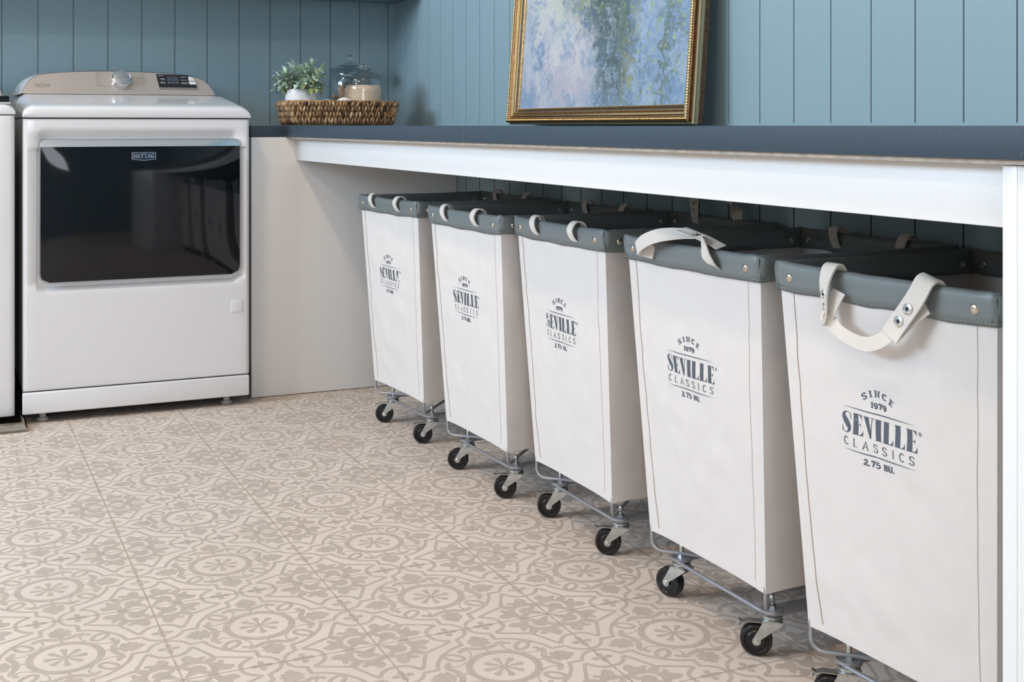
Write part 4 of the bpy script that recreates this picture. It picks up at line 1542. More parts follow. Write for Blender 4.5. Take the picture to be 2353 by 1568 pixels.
def make_caster(root, lx, ly, yaw, trail, brake):
    """swivel caster: head under the frame, fork, wheel. yaw = direction in which the wheel trails"""
    c = empty('caster', (lx, ly, 0), yaw, root)
    R = 0.0272
    ax = trail       # axle offset along +x local
    mb = MB()
    # swivel head: stacked pressings and bolt
    mb.lathe([(0.0001, 0.0608), (0.016, 0.0608), (0.0185, 0.0618), (0.0185, 0.0632), (0.0155, 0.0640), (0.0175, 0.0655), (0.0172, 0.0690), (0.0120, 0.0715), (0.0090, 0.0740), (0.0090, 0.0770), (0.0001, 0.0770)], (0, 0, 0), 24)
    mb.lathe([(0.0001, 0.0770), (0.0095, 0.0770), (0.0095, 0.0790), (0.0072, 0.0792), (0.0072, 0.0855)], (0, 0, 0), 6)
    mb.lathe([(0.0042, 0.0790), (0.0042, 0.0985), (0.0036, 0.1015), (0.0018, 0.1035), (0.0001, 0.104)], (0, 0, 0), 12)
    mb.build('swivel_head', M['zinc'], c)
    # fork: bridge and two tapering cheeks
    mb = MB()
    for sy in (-1, 1):
        y = sy * 0.0140
        ch = [(-0.0175, 0.0610), (0.0165, 0.0610), (0.0178, 0.0560), (ax + 0.0070, R + 0.002)]
        for k in range(7):
            a = math.radians(-10 - 150 * k / 6)
            ch.append((ax + 0.0072 * math.cos(a), R + 0.0072 * math.sin(a)))
        ch.append((ax - 0.0070, R + 0.003)); ch.append((-0.0175, 0.0575))
        mb.prism(ch, lambda x, z, d, y=y: (x, y + d, z), -0.0009, 0.0009)
    mb.bbox(-0.0175, 0.0165, -0.0149, 0.0149, 0.0590, 0.0612, 0.0008, seg=1)
    fk = recalc(mb.build('fork', M['zinc'], c, smooth=30))
    # axle head, on the cheek turned to the room
    for sy in (-1, 1):
        mb = MB()
        pr_ = [(0.0040, 0.0), (0.0038, 0.0014), (0.0026, 0.0021), (0.0001, 0.0016)]
        mb.lathe([(a, b * sy) for a, b in pr_], (ax, sy * 0.0149, R), 12, axis='y')
        recalc(mb.build('axle_bolt', M['nickel'], fk))
    # wheel
    mb = MB()
    prof = [(0.0045, -0.0108), (0.0150, -0.0108), (0.0165, -0.0094), (0.0190, -0.0094), (0.0205, -0.0112), (0.0248, -0.0108), (0.0268, -0.0080), (0.0272, -0.0030), (0.0272, 0.0030), (0.0268, 0.0080), (0.0248, 0.0108), (0.0205, 0.0112), (0.0190, 0.0094), (0.0165, 0.0094), (0.0150, 0.0108), (0.0045, 0.0108)]
    mb.lathe(prof, (ax, 0, R), 40, axis='y')
    mb.build('wheel', M['rubber'], c, smooth=40)
    if brake:
        mb = MB()
        pts = [(-0.012, 0.0, 0.0565), (0.0, 0.0, 0.0560), (ax + 0.012, 0, 0.0575), (ax + 0.023, 0, 0.0540), (ax + 0.028, 0, 0.0470)]
        mb.strap(pts, (0, 1, 0), [0.018, 0.018, 0.017, 0.015, 0.013], 0.0013)
        mb.strap([(ax + 0.022, 0, 0.054), (ax + 0.029, 0, 0.0575)], (0, 1, 0), 0.012, 0.0013)
        mb.build('brake_lever', M['zinc'], c)
    return c


CXO, CYO = 0.131, 0.136       # caster swivel offsets


def make_frame(root):
    mb = MB()
    r = 0.0037
    # lower perimeter wire
    z = 0.0740
    path = []
    hx, hy, rr = CXO + 0.014, CYO + 0.014, 0.022
    for cx, cy, a0 in ((hx - rr, -hy + rr, -90), (hx - rr, hy - rr, 0), (-hx + rr, hy - rr, 90), (-hx + rr, -hy + rr, 180)):
        for k in range(7):
            a = math.radians(a0 + 90 * k / 6)
            path.append((cx + rr * math.cos(a), cy + rr * math.sin(a), z))
    mb.tube(path, r, 8, closed=True)
    mb.build('perimeter_wire', M['wire'], root)
    # flat bars joining front and back casters
    for sy in (-1, 1):
        mb = MB()
        mb.bbox(-hx + 0.004, hx - 0.004, sy * CYO - 0.016, sy * CYO + 0.016, 0.0765, 0.0785, 0.0008, seg=1)
        for sx in (-1, 1):
            mb.lathe([(0.0001, 0.0745), (0.0200, 0.0745), (0.0205, 0.0762), (0.0200, 0.0796), (0.0001, 0.0800)], (sx * CXO, sy * CYO, 0), 20)
        mb.build('caster_plate', M['wire'], root)
    # uprights: down from each bag corner, bent inwards across to the opposite corner
    for s in (1, -1):
        mb = MB()
        bx, by = BD2 - 0.004, BW2 - 0.005
        top = 0.135
        zb = 0.0865 + (0.0065 if s < 0 else 0)
        pts = []
        c1 = Vector((-bx, s * by, 0)); c2 = Vector((bx, -s * by, 0))
        dd = (c2 - c1).normalized()
        for P0, sg in ((c1, 1), (c2, -1)):
            seq = [P0 + Vector((0, 0, top))]
            rr2 = 0.020
            seq.append(P0 + Vector((0, 0, zb + rr2)))
            for k in range(1, 6):
                a = math.pi / 2 * k / 5
                seq.append(P0 + dd * sg * (rr2 * (1 - math.cos(a))) + Vector((0, 0, zb + rr2 * (1 - math.sin(a)))))
            pts += seq if sg > 0 else list(reversed(seq))
        # dip beside the bolts
        mb.tube(pts, r, 8)
        mb.build('upright_wire', M['wire'], root)


def yvec(a, b, n):
    return [b if False else a for _ in range(n)]


def tuck_handle(root, side, y1, y2, name='handle_strap'):
    """strap whose loop hangs inside; both ends pass over the rim to slots in the outside of the band"""
    s = -1 if side == 0 else 1

    def P(d, y, z):      # d outward distance from the rim line
        return (s * (D2 + d), y, z)
    up = []
    wds = []
    tw = 0.004
    leg1 = [P(-0.0022, y1, RIMZ - 0.033), P(0.0060, y1, RIMZ - 0.024), P(0.0110, y1, RIMZ - 0.010), P(0.0060, y1 + tw, RIMZ + 0.004), P(-0.0050, y1 + tw, RIMZ + 0.0085), P(-0.0170, y1 + tw * 2, RIMZ + 0.002), P(-0.0220, y1 + tw, RIMZ - 0.018), P(-0.022, y1 - 0.004, RIMZ - 0.055)]
    leg2 = [P(-0.022, y2 + 0.004, RIMZ - 0.055), P(-0.0220, y2 - tw, RIMZ - 0.018), P(-0.0170, y2 - tw * 2, RIMZ + 0.002), P(-0.0050, y2 - tw, RIMZ + 0.0085), P(0.0060, y2 - tw, RIMZ + 0.004), P(0.0110, y2, RIMZ - 0.010), P(0.0060, y2, RIMZ - 0.024), P(-0.0022, y2, RIMZ - 0.033)]
    ym = (y1 + y2) / 2
    u = [P(-0.024, y1 - 0.015, RIMZ - 0.085), P(-0.026, ym + (y1 - ym) * 0.35, RIMZ - 0.110), P(-0.026, ym + (y2 - ym) * 0.35, RIMZ - 0.110), P(-0.024, y2 + 0.015, RIMZ - 0.085)]
    path = leg1 + u + leg2
    W = [Vector((0, 1, 0))] * 8 + [Vector((0, 0.9, 0.4)), Vector((0, 0.35, 1)), Vector((0, -0.35, 1)), Vector((0, -0.9, 0.4)) * -1] + [Vector((0, 1, 0))] * 8
    W[8] = Vector((0, 0.8, 0.6)); W[9] = Vector((0, 0.3, 1)); W[10] = Vector((0, -0.3, 1)); W[11] = Vector((0, 0.8, -0.6))
    W[10] = Vector((0, 0.3, -1)); W[9] = Vector((0, 0.3, 1))
    # keep the width direction continuous along the loop
    W[9] = Vector((0, 0.25, 0.95)); W[10] = Vector((0, -0.25, 0.95)); W[11] = Vector((0, -0.8, 0.6))
    for k in range(12, 20): W[k] = Vector((0, -1, 0))
    pp = catmull(path, 4)
    ww = []
    for i in range(len(path) - 1):
        for k in range(4):
            ww.append(W[i].lerp(W[i + 1], k / 4))
    ww.append(W[-1])
    mb = MB()
    mb.strap(pp, ww, 0.023, 0.0022)
    h = mb.build(name, M['webbing'], root, smooth=50)
    return h


def eyelet_at(parent, pos, nrm, r=0.0072, m='nickel'):
    mb = MB()
    mb.lathe([(r * 0.30, -0.001), (r * 0.36, 0.0010), (r * 0.55, 0.0012), (r * 0.78, 0.0004), (r * 0.88, 0.0010), (r * 0.98, 0.0008), (r, -0.0002)], (0, 0, 0), 22)
    e = mb.build('eyelet', M[m], parent)
    n_ = Vector(nrm).normalized()
    q = Vector((0, 0, 1)).rotation_difference(n_)
    e.matrix_local = Matrix.Translation(Vector(pos)) @ q.to_matrix().to_4x4()
    mb = MB()
    mb.lathe([(0.0001, 0.0002), (r * 0.33, 0.0002)], (0, 0, 0), 12)
    mb.build('eyelet_hole', M['dark'], e)
    return e


CARTS = [   # x, y, rotation, caster yaws (front-far, front-near, back-far, back-near)
    dict(c=(1.398, 3.364), r=3.8, seed=1, label='leftmost canvas rolling hamper, nearest the dryer and farthest back in the row'),
    dict(c=(1.398, 2.799), r=1.8, seed=2, label='second canvas rolling hamper from the dryer, handle loops tucked inside'),
    dict(c=(1.433, 2.353), r=-0.2, seed=3, label='middle canvas rolling hamper of five, back handle arching up behind the apron'),
    dict(c=(1.4185, 1.831), r=0.4, seed=4, label='canvas rolling hamper whose white front handle is flopped over the grey rim'),
    dict(c=(1.4105, 1.355), r=2.5, seed=5, label='nearest canvas rolling hamper, front handle hanging down in a loop by the white cabinet'),
]
LOGO = subdivide_quads([[(x * 0.95 - 0.007, z + 0.0065) for x, z in q] for q in logo_quads()], 0.005)
YAWS = [[158, 162, 40, 200], [148, 150, 120, 20], [152, 143, 80, 210], [112, 146, 20, 100], [140, 150, 60, 140]]
for ci, cd in enumerate(CARTS):
    root = empty('laundry_hamper', (cd['c'][0], cd['c'][1], 0.0004), math.radians(cd['r']))
    tag(root, cd['label'], 'laundry hamper', 'canvas hampers on casters under the worktop')
    sd = cd['seed']
    make_bag(root, sd)
    make_bands(root, sd)
    make_frame(root)
    yw = YAWS[ci]
    k = 0
    for sx in (-1, 1):
        for sy in (1, -1):
            make_caster(root, sx * CXO, sy * CYO, math.radians(yw[k] - cd['r']), 0.026, (k + ci) % 2 == 0 or k == 1)
            k += 1
    if ci in (0, 1, 2):
        h = tuck_handle(root, 0, 0.090, -0.088)
    elif ci == 3:
        # front handle flopped over the rim to the far side, its tongue end sticking out
        mb = MB()
        F = -D2
        path = [(F - 0.001, -0.092, RIMZ - 0.029), (F - 0.009, -0.094, RIMZ - 0.024), (F - 0.014, -0.085, RIMZ - 0.010), (F - 0.010, -0.070, RIMZ + 0.004), (F - 0.001, -0.052, RIMZ + 0.013),
                (F - 0.003, -0.028, RIMZ + 0.018), (F - 0.010, 0.008, RIMZ + 0.018), (F - 0.022, 0.055, RIMZ + 0.011), (F - 0.027, 0.095, RIMZ - 0.003), (F - 0.022, 0.124, RIMZ - 0.018)]
        W = [(0.0, 1, 0.25), (0.0, 1, 0.2), (0.1, 1, 0.1), (0.4, 1, 0.0), (0.9, 0.6, 0.0), (0.9, 0.1, 0.3), (0.7, 0.0, 0.7), (0.35, 0.1, 1), (0.1, 0.1, 1), (0.0, 0.1, 1)]
        pp = catmull(path, 5); W = [Vector(w) for w in W]
        ww = []
        for i in range(len(path) - 1):
            for q in range(5): ww.append(W[i].lerp(W[i + 1], q / 5))
        ww.append(W[-1])
        mb.strap(pp, ww, 0.026, 0.0022)
        # return run behind, back to the far slot
        path = [(F - 0.0225, 0.120, RIMZ - 0.017), (F - 0.018, 0.125, RIMZ - 0.018), (F - 0.012, 0.120, RIMZ - 0.020), (F - 0.007, 0.108, RIMZ - 0.022), (F - 0.001, 0.098, RIMZ - 0.024)]
        W2_ = [(0, 0.1, 1), (0.1, 0.1, 1), (0.1, 0.1, 1), (0, 0.2, 1), (0, 0.3, 1)]
        pp = catmull(path, 4); ww = []
        for i in range(len(path) - 1):
            for q in range(4): ww.append(Vector(W2_[i]).lerp(Vector(W2_[i + 1]), q / 4))
        ww.append(Vector(W2_[-1]))
        mb.strap(pp, ww, 0.024, 0.0022)
        # tongue of the fold
        path = [(F + 0.000, 0.012, RIMZ + 0.026), (F + 0.001, -0.020, RIMZ + 0.021), (F + 0.003, -0.060, RIMZ + 0.014), (F + 0.008, -0.098, RIMZ + 0.003)]
        mb.strap(catmull(path, 4), (1, 0.1, 0.25), 0.022, 0.0016)
        h = mb.build('handle_strap', M['webbing'], root, smooth=50)
        eyelet_at(h, (F - 0.004, -0.056, RIMZ + 0.0165), (-0.4, -0.2, 0.9), 0.006)
        eyelet_at(h, (F - 0.001, -0.034, RIMZ + 0.0195), (-0.3, 0, 1), 0.006)
    else:
        # front handle hanging outside in a loop
        F = -D2
        mb = MB()
        ya, yb2 = 0.078, -0.105
        legA = [(F + 0.016, ya, RIMZ - 0.020), (F + 0.012, ya, RIMZ - 0.002), (F + 0.003, ya, RIMZ + 0.0075), (F - 0.008, ya, RIMZ + 0.003), (F - 0.014, ya + 0.002, RIMZ - 0.014), (F - 0.017, ya + 0.001, RIMZ - 0.035), (F - 0.020, ya - 0.004, RIMZ - 0.062), (F - 0.024, ya - 0.006, RIMZ - 0.079)]
        mb.strap(catmull(legA, 4), [Vector((0, 1, 0)).lerp(Vector((0.8, 0.75, 0.1)), max(0, (i - 12) / 16)) for i in range(29)], 0.027, 0.0030)
        legB = [(F + 0.016, yb2, RIMZ - 0.020), (F + 0.012, yb2, RIMZ - 0.002), (F + 0.003, yb2, RIMZ + 0.0075), (F - 0.008, yb2 + 0.003, RIMZ + 0.003), (F - 0.014, yb2 + 0.009, RIMZ - 0.014), (F - 0.018, yb2 + 0.020, RIMZ - 0.033), (F - 0.022, yb2 + 0.036, RIMZ - 0.056), (F - 0.025, yb2 + 0.048, RIMZ - 0.075)]
        mb.strap(catmull(legB, 4), [Vector((0, 1, 0)).lerp(Vector((0.0, 0.9, 0.55)), min(1, i / 18)) for i in range(29)], 0.029, 0.0030)
        # inner ply of both ends, running back to the band
        for y0_, y1_ in ((ya - 0.006, ya - 0.016), (yb2 + 0.046, yb2 + 0.004)):
            mb.strap(catmull([(F - 0.020, y0_, RIMZ - 0.074), (F - 0.013, (y0_ + y1_) / 2, RIMZ - 0.050), (F - 0.004, y1_, RIMZ - 0.030)], 5), (0, 1, 0.3), 0.024, 0.002)
        loop = [(F - 0.018, ya - 0.004, RIMZ - 0.050), (F - 0.0205, ya - 0.010, RIMZ - 0.066), (F - 0.021, ya - 0.034, RIMZ - 0.083), (F - 0.023, ya - 0.068, RIMZ - 0.092), (F - 0.024, ya - 0.095, RIMZ - 0.092), (F - 0.023, ya - 0.118, RIMZ - 0.083), (F - 0.021, ya - 0.134, RIMZ - 0.070)]
        WL_ = [(0.6, 0.7, 0.2), (0.5, 0.5, 0.5), (0.1, 0.25, 1), (0.0, 0.1, 1), (0.0, -0.1, 1), (0.1, -0.3, 1), (0.1, -0.5, 0.9)]
        pp = catmull(loop, 5); ww = []
        for i in range(len(loop) - 1):
            for q in range(5): ww.append(Vector(WL_[i]).lerp(Vector(WL_[i + 1]), q / 5))
        ww.append(Vector(WL_[-1]))
        mb.strap(pp, ww, 0.020, 0.0022)
        h = mb.build('handle_strap', M['webbing'], root, smooth=50)
        eyelet_at(h, (F - 0.0192, ya + 0.000, RIMZ - 0.035), (-1, 0.1, 0), 0.0065)
        eyelet_at(h, (F - 0.0215, ya - 0.003, RIMZ - 0.052), (-1, 0.6, 0), 0.0058)
        eyelet_at(h, (F - 0.0205, yb2 + 0.021, RIMZ - 0.035), (-1, 0, 0.1), 0.0080)
        eyelet_at(h, (F - 0.0235, yb2 + 0.034, RIMZ - 0.053), (-1, 0, 0.1), 0.0078)
    # back handle
    if ci == 2:
        B = D2
        mb = MB()
        path = [(B - 0.012, 0.085, RIMZ - 0.030), (B - 0.018, 0.083, RIMZ - 0.008), (B - 0.014, 0.090, RIMZ + 0.016), (B - 0.006, 0.100, RIMZ + 0.038), (B + 0.000, 0.078, RIMZ + 0.058), (B + 0.002, 0.030, RIMZ + 0.062), (B + 0.002, -0.020, RIMZ + 0.048), (B - 0.002, -0.055, RIMZ + 0.024), (B - 0.010, -0.078, RIMZ - 0.002), (B - 0.014, -0.090, RIMZ - 0.030)]
        W = [(0, 1, 0.2)] * 3 + [(0, 0.8, 0.7), (0, 0.3, 1), (0, 0.1, 1), (0, 0.4, 1), (0, 0.8, 0.8), (0, 1, 0.4), (0, 1, 0.2)]
        pp = catmull(path, 4); ww = []
        for i in range(len(path) - 1):
            for q in range(4): ww.append(Vector(W[i]).lerp(Vector(W[i + 1]), q / 4))
        ww.append(Vector(W[-1]))
        mb.strap(pp, ww, 0.026, 0.0022)
        h2 = mb.build('handle_strap', M['webbing'], root, smooth=50)
        eyelet_at(h2, (B - 0.018, 0.087, RIMZ + 0.008), (-1, 0, 0), 0.006)
        eyelet_at(h2, (B - 0.012, 0.094, RIMZ + 0.026), (-1, 0, 0.3), 0.006)
    else:
        # back strap: seen from inside, both ends rise from slots over the rim and hang outside
        mb = MB()
        B = D2
        for y in (0.088, -0.088):
            tw = 0.004 if y > 0 else -0.004
            leg = [(B - 0.0125, y, RIMZ - 0.034), (B - 0.020, y, RIMZ - 0.024), (B - 0.0225, y + tw, RIMZ - 0.008), (B - 0.017, y + 2 * tw, RIMZ + 0.006), (B - 0.005, y + 2 * tw, RIMZ + 0.0095), (B + 0.006, y + tw, RIMZ + 0.002), (B + 0.010, y, RIMZ - 0.018), (B + 0.010, y * 0.8, RIMZ - 0.055)]
            mb.strap(catmull(leg, 4), (0, 1, 0), 0.023, 0.0022)
        pts = catmull([(B + 0.010, 0.0704, RIMZ - 0.055), (B + 0.010, 0.05, RIMZ - 0.085), (B + 0.010, 0.0, RIMZ - 0.095), (B + 0.010, -0.05, RIMZ - 0.085), (B + 0.010, -0.0704, RIMZ - 0.055)], 5)
        ww = [Vector((0, 0.9, 0.3)).lerp(Vector((0, 0, 1)), min(1, i / 6)) if i < 10 else Vector((0, 0, 1)).lerp(Vector((0, -0.9, 0.3)), max(0, (i - 14) / 6)) for i in range(len(pts))]
        mb.strap(pts, ww, 0.022, 0.0022)
        mb.build('handle_strap', M['webbing'], root, smooth=50)

# ------------------------------------------------------------------ framed painting leaning on the right wall
TILT = math.radians(4.2)
FX0 = 1.612                      # back edge of the frame where it stands on the worktop
FY0, FY1 = 2.372, 3.362          # outer edges of the moulding
FH = 0.80
CTZ = 0.8948
# local frame: u along the width seen from the room (0 at far/left end), v up, w towards the room
root = empty('framed_painting', (FX0, (FY0 + FY1) / 2, CTZ))
tag(root, 'large gilt-framed blue and green dappled painting leaning on the panelled wall', 'painting')
R_ = Matrix.Rotation(TILT, 4, 'Y')
FWD = FY1 - FY0


def fp(u, v, w):
    p = Vector((-w, FWD / 2 - u, v + 0.0006))
    p = Matrix.Rotation(TILT, 3, 'Y') @ p
    return tuple(p)


def moulding(name, prof, m, parent, smooth=30, bead=None):
    """prof: (inset from outer edge, height w). swept around the rectangle with mitred corners"""
    mb = MB()
    n = len(prof)
    vs = []
    for cu, cv, su, sv in ((0, 0, 1, 1), (FWD, 0, -1, 1), (FWD, FH, -1, -1), (0, FH, 1, -1)):
        for d, w in prof: vs.append(fp(cu + su * d, cv + sv * d, w))
    mb.add(vs, [(c * n + i, ((c + 1) % 4) * n + i, ((c + 1) % 4) * n + i + 1, c * n + i + 1) for c in range(4) for i in range(n - 1)])
    return recalc(mb.build(name, m, parent, smooth=smooth))


moulding('back_rail', [(0.006, 0.0), (0.0035, 0.0), (0.0035, 0.014), (0.006, 0.014)], M['gold_dark'], root)
bk = moulding('flange', [(0.0035, 0.0135), (0.0012, 0.015), (0.0008, 0.0270), (0.0030, 0.0295), (0.0065, 0.0300), (0.0085, 0.0285)], M['gold_green'], root)
moulding('outer_cove', [(0.0080, 0.0285), (0.0088, 0.0310), (0.0078, 0.0345), (0.0062, 0.0380), (0.0062, 0.0395), (0.0070, 0.0400)], M['gold_brown'], root)
moulding('rope_bed', [(0.0070, 0.0400), (0.0080, 0.0425), (0.0170, 0.0425), (0.0178, 0.0405)], M['gold_dark'], root)
moulding('inner_step', [(0.0176, 0.0405), (0.0190, 0.0415), (0.0202, 0.0400)], M['gold_bright'], root)
moulding('cove', [(0.0202, 0.0400), (0.0220, 0.0350), (0.0260, 0.0310), (0.0310, 0.0290), (0.0345, 0.0290)], M['gold_brown'], root)
moulding('raised_band', [(0.0235, 0.0335), (0.0240, 0.0368), (0.0285, 0.0372), (0.0300, 0.0305)], M['gold_bright'], root)
moulding('fillet', [(0.0345, 0.0290), (0.0350, 0.0315), (0.0372, 0.0315), (0.0378, 0.0285)], M['gold_bright'], root)
moulding('sight_band', [(0.0378, 0.0285), (0.0395, 0.0240), (0.0440, 0.0215)], M['gold_dark'], root)
moulding('sight_edge', [(0.0440, 0.0215), (0.0455, 0.0235), (0.0480, 0.0225), (0.0488, 0.0160)], M['gold'], root)
# rope of slanting beads on the crest, and dots on the flange
for side in range(4):
    mb = MB()
    L_ = FWD if side % 2 == 0 else FH
    nb = int(L_ / 0.0068)
    for k in range(nb):
        s_ = 0.010 + (L_ - 0.020) * (k + 0.5) / nb
        # teardrop bead, slanting
        def Q(a, d, w):
            if side == 0: return fp(a, d, w)
            if side == 1: return fp(FWD - d, a, w)
            if side == 2: return fp(FWD - a, FH - d, w)
            return fp(d, FH - a, w)
        c = [(-0.0030, 0.0085), (0.0000, 0.0080), (0.0034, 0.0105), (0.0040, 0.0145), (0.0010, 0.0168), (-0.0022, 0.0150), (-0.0040, 0.0115)]
        ring0 = [Q(s_ + a * 0.92, d, 0.0424) for a, d in c]
        ring1 = [Q(s_ + a * 0.70 + 0.0002, 0.0125 + (d - 0.0125) * 0.72, 0.0448) for a, d in c]
        top = Q(s_, 0.0125, 0.0456)
        n7 = len(c)
        mb.add(ring0 + ring1 + [top], [(i, (i + 1) % n7, n7 + (i + 1) % n7, n7 + i) for i in range(n7)] + [(n7 + i, n7 + (i + 1) % n7, 2 * n7) for i in range(n7)])
    recalc(mb.build('rope_beading', M['gold_bright'] if side % 2 else M['gold'], root, smooth=60))  # brighter gold on left and right beads: light on upright sides, put into colour
    if side in (0, 1):
        mb = MB()
        nb = int(L_ / 0.0052)
        for k in range(nb):
            s_ = 0.006 + (L_ - 0.012) * (k + 0.5) / nb
            def Q2(a, d, w):
                return fp(a, d, w) if side == 0 else fp(FWD - d, a, w)
            q = [Q2(s_ - 0.0009, 0.0034, 0.0298), Q2(s_ + 0.0009, 0.0034, 0.0298), Q2(s_ + 0.0009, 0.0060, 0.0303), Q2(s_ - 0.0009, 0.0060, 0.0303)]
            mb.add(q, [(0, 1, 2, 3)])
            q = [Q2(s_ - 0.0009, 0.0008, 0.0230), Q2(s_ + 0.0009, 0.0008, 0.0230), Q2(s_ + 0.0009, 0.0006, 0.0260), Q2(s_ - 0.0009, 0.0006, 0.0260)]
            mb.add(q, [(0, 1, 2, 3)])
        mb.build('flange_dots', M['gold_dark'], bk, smooth=0)
mb = MB()
IN = 0.0485
vs = [fp(IN, IN, 0.0185), fp(FWD - IN, IN, 0.0185), fp(FWD - IN, FH - IN, 0.0185), fp(IN, FH - IN, 0.0185),
      fp(IN, IN, 0.004), fp(FWD - IN, IN, 0.004), fp(FWD - IN, FH - IN, 0.004), fp(IN, FH - IN, 0.004)]
mb.add(vs, [(0, 1, 2, 3), (7, 6, 5, 4), (0, 4, 5, 1), (1, 5, 6, 2), (2, 6, 7, 3), (3, 7, 4, 0)])
cv = mb.build('canvas', painting_material(), root, smooth=0)
uvl = cv.data.uv_layers.new(name='UVMap')
UA = (FH - 2 * IN) / (FWD - 2 * IN)
UV = {0: (0, 0), 1: (1, 0), 2: (1, UA), 3: (0, UA), 4: (0, 0), 5: (1, 0), 6: (1, UA), 7: (0, UA)}
for lp in cv.data.loops:
    uvl.data[lp.index].uv = UV[lp.vertex_index]
mb = MB()
vs = [fp(0.008, 0.008, 0.002), fp(FWD - 0.008, 0.008, 0.002), fp(FWD - 0.008, FH - 0.008, 0.002), fp(0.008, FH - 0.008, 0.002)]
vs += [fp(0.008, 0.008, 0.0005), fp(FWD - 0.008, 0.008, 0.0005), fp(FWD - 0.008, FH - 0.008, 0.0005), fp(0.008, FH - 0.008, 0.0005)]
mb.add(vs, [(0, 1, 2, 3), (7, 6, 5, 4), (0, 4, 5, 1), (1, 5, 6, 2), (2, 6, 7, 3), (3, 7, 4, 0)])
mb.build('backing', M['frame_back'], root, smooth=0)

# ------------------------------------------------------------------ woven tray and what stands in it


def world_on(px, Y, z):
    """room position at depth Y under image column px"""
    xr = (px - 1103.94) / 2818.6
    dx, dy = math.sin(YAW) + xr * math.cos(YAW), math.cos(YAW) - xr * math.sin(YAW)
    k = Y / dy
    return Vector((dx * k, Y, z))


BC = world_on(775, 4.285, CTZ + 0.0025)            # centre of the tray
BRZ = math.radians(-2)
tr = empty('woven_tray', BC, BRZ)
tag(tr, 'brown woven water-hyacinth tray with cut-out handles on the far worktop corner', 'tray')
A_, B_ = 0.203, 0.155            # half sizes at the rim
TH = 0.082


def tray_pt(s, v, out=0.0):
    """s: perimeter angle, v: 0 bottom .. 1 top"""
    a = s
    e = 0.5
    ca, sa = math.cos(a), math.sin(a)
    k = 0.90 + 0.10 * (v ** 0.8)
    x = math.copysign(abs(ca) ** e, ca) * (A_ * k + out)
    y = math.copysign(abs(sa) ** e, sa) * (B_ * k + out)
    return Vector((x, y, 0.001 + v * TH))


# uniform steps along the perimeter
per = [tray_pt(2 * math.pi * i / 720, 0.6) for i in range(720)]
cum = [0]
for i in range(720): cum.append(cum[-1] + (per[(i + 1) % 720] - per[i]).length)
PER = cum[-1]


def s_of(t):
    t = t % 1.0
    d = t * PER
    lo, hi = 0, 720
    while hi - lo > 1:
        m_ = (lo + hi) // 2
        if cum[m_] <= d: lo = m_
        else: hi = m_
    f = (d - cum[lo]) / max(1e-9, cum[lo + 1] - cum[lo])
    return 2 * math.pi * (lo + f) / 720


# handles: at the +x end turned a little to the front, and opposite
def in_handle(t, v):
    s = s_of(t) % (2 * math.pi)
    for c in (math.radians(-43), math.radians(137)):
        d = (s - c + math.pi) % (2 * math.pi) - math.pi
        if abs(d) < math.radians(13) and 0.36 < v < 0.86: return True
    return False


random.seed(11)
mb = MB()
cols = 104
rows_ = 4
for r in range(rows_):
    for c in range(cols):
        t = (c + 0.5 * (r % 2)) / cols
        v0 = (r + 0.02) / rows_; v1 = (r + 1.42) / rows_
        if in_handle(t, (v0 + v1) / 2): continue
        v1 = min(v1, 1.0)
        slant = (1 if (r + c) % 2 else -1) * random.uniform(0.0012, 0.0034)
        j1, j2 = random.uniform(-0.0012, 0.0012), random.uniform(-0.0012, 0.0012)
        wv = random.uniform(0.62, 1.05)
        N = 6
        pts = []; rad = []
        bul = random.uniform(0.0, 0.0025)
        for k in range(N + 1):
            f = k / N
            v = v0 + (v1 - v0) * f
            tt = t + slant * (f - 0.5) * 2 + j1 * (1 - f) + j2 * f
            p = tray_pt(s_of(tt), v, 0.001 + (0.004 + bul) * math.sin(math.pi * f))
            pts.append(p); rad.append((0.0012 + 0.0047 * math.sin(math.pi * min(1, max(0, f * 0.9 + 0.08))) ** 0.8) * wv)
        q_ = random.random()
        mb.tube(pts, 0.004, 6, radii=rad, mat=1 if q_ < 0.06 else 2 if q_ < 0.26 else 3 if q_ < 0.50 else 0)
wall = mb.build('woven_side', [M['wicker'], M['wicker_dark'], M['wicker_pale'], M['wicker_mid']], tr, smooth=60)
mb = MB()
# inner core sheet with handle openings
NT, NV = 180, 14
for i in range(NT):
    for j in range(NV):
        t = (i + .5) / NT; v = (j + .5) / NV
        if in_handle(t, v): continue
        a, b = s_of(i / NT), s_of((i + 1) / NT)
        q = [tray_pt(a, j / NV, -0.002), tray_pt(b, j / NV, -0.002), tray_pt(b, (j + 1) / NV, -0.002), tray_pt(a, (j + 1) / NV, -0.002)]
        mb.add(q, [(0, 1, 2, 3)])
mb.build('inner_side', M['wicker_mid'], tr, smooth=60)
mb = MB()
NR = 260
for ph in (0, math.pi):
    pts = []
    for i in range(NR):
        t = i / NR
        p = tray_pt(s_of(t), 1.0, 0.0008)
        a = t * 2 * math.pi * 46 + ph
        s = s_of(t)
        n_ = (tray_pt(s, 1.0, 0.01) - tray_pt(s, 1.0, 0)).normalized()
        p = p + n_ * 0.0022 * math.cos(a) + Vector((0, 0, 0.0022 * math.sin(a) - 0.001))
        pts.append(p)
    mb.tube(pts, 0.0036, 6, closed=True)
mb.build('rim', M['wicker'], tr, smooth=60)
mb = MB()
for c in (math.radians(-43), math.radians(137)):
    for v in (0.36, 0.86):
        pts = [tray_pt(c + math.radians(d), v, 0.001) for d in range(-14, 15, 4)]
        mb.tube(pts, 0.0042, 6)
    for d in (-13, 13):
        pts = [tray_pt(c + math.radians(d), 0.36 + 0.5 * k / 5, 0.001) for k in range(6)]
        mb.tube(pts, 0.0042, 6)
mb.build('handle_wrap', M['wicker'], tr, smooth=60)
mb = MB()
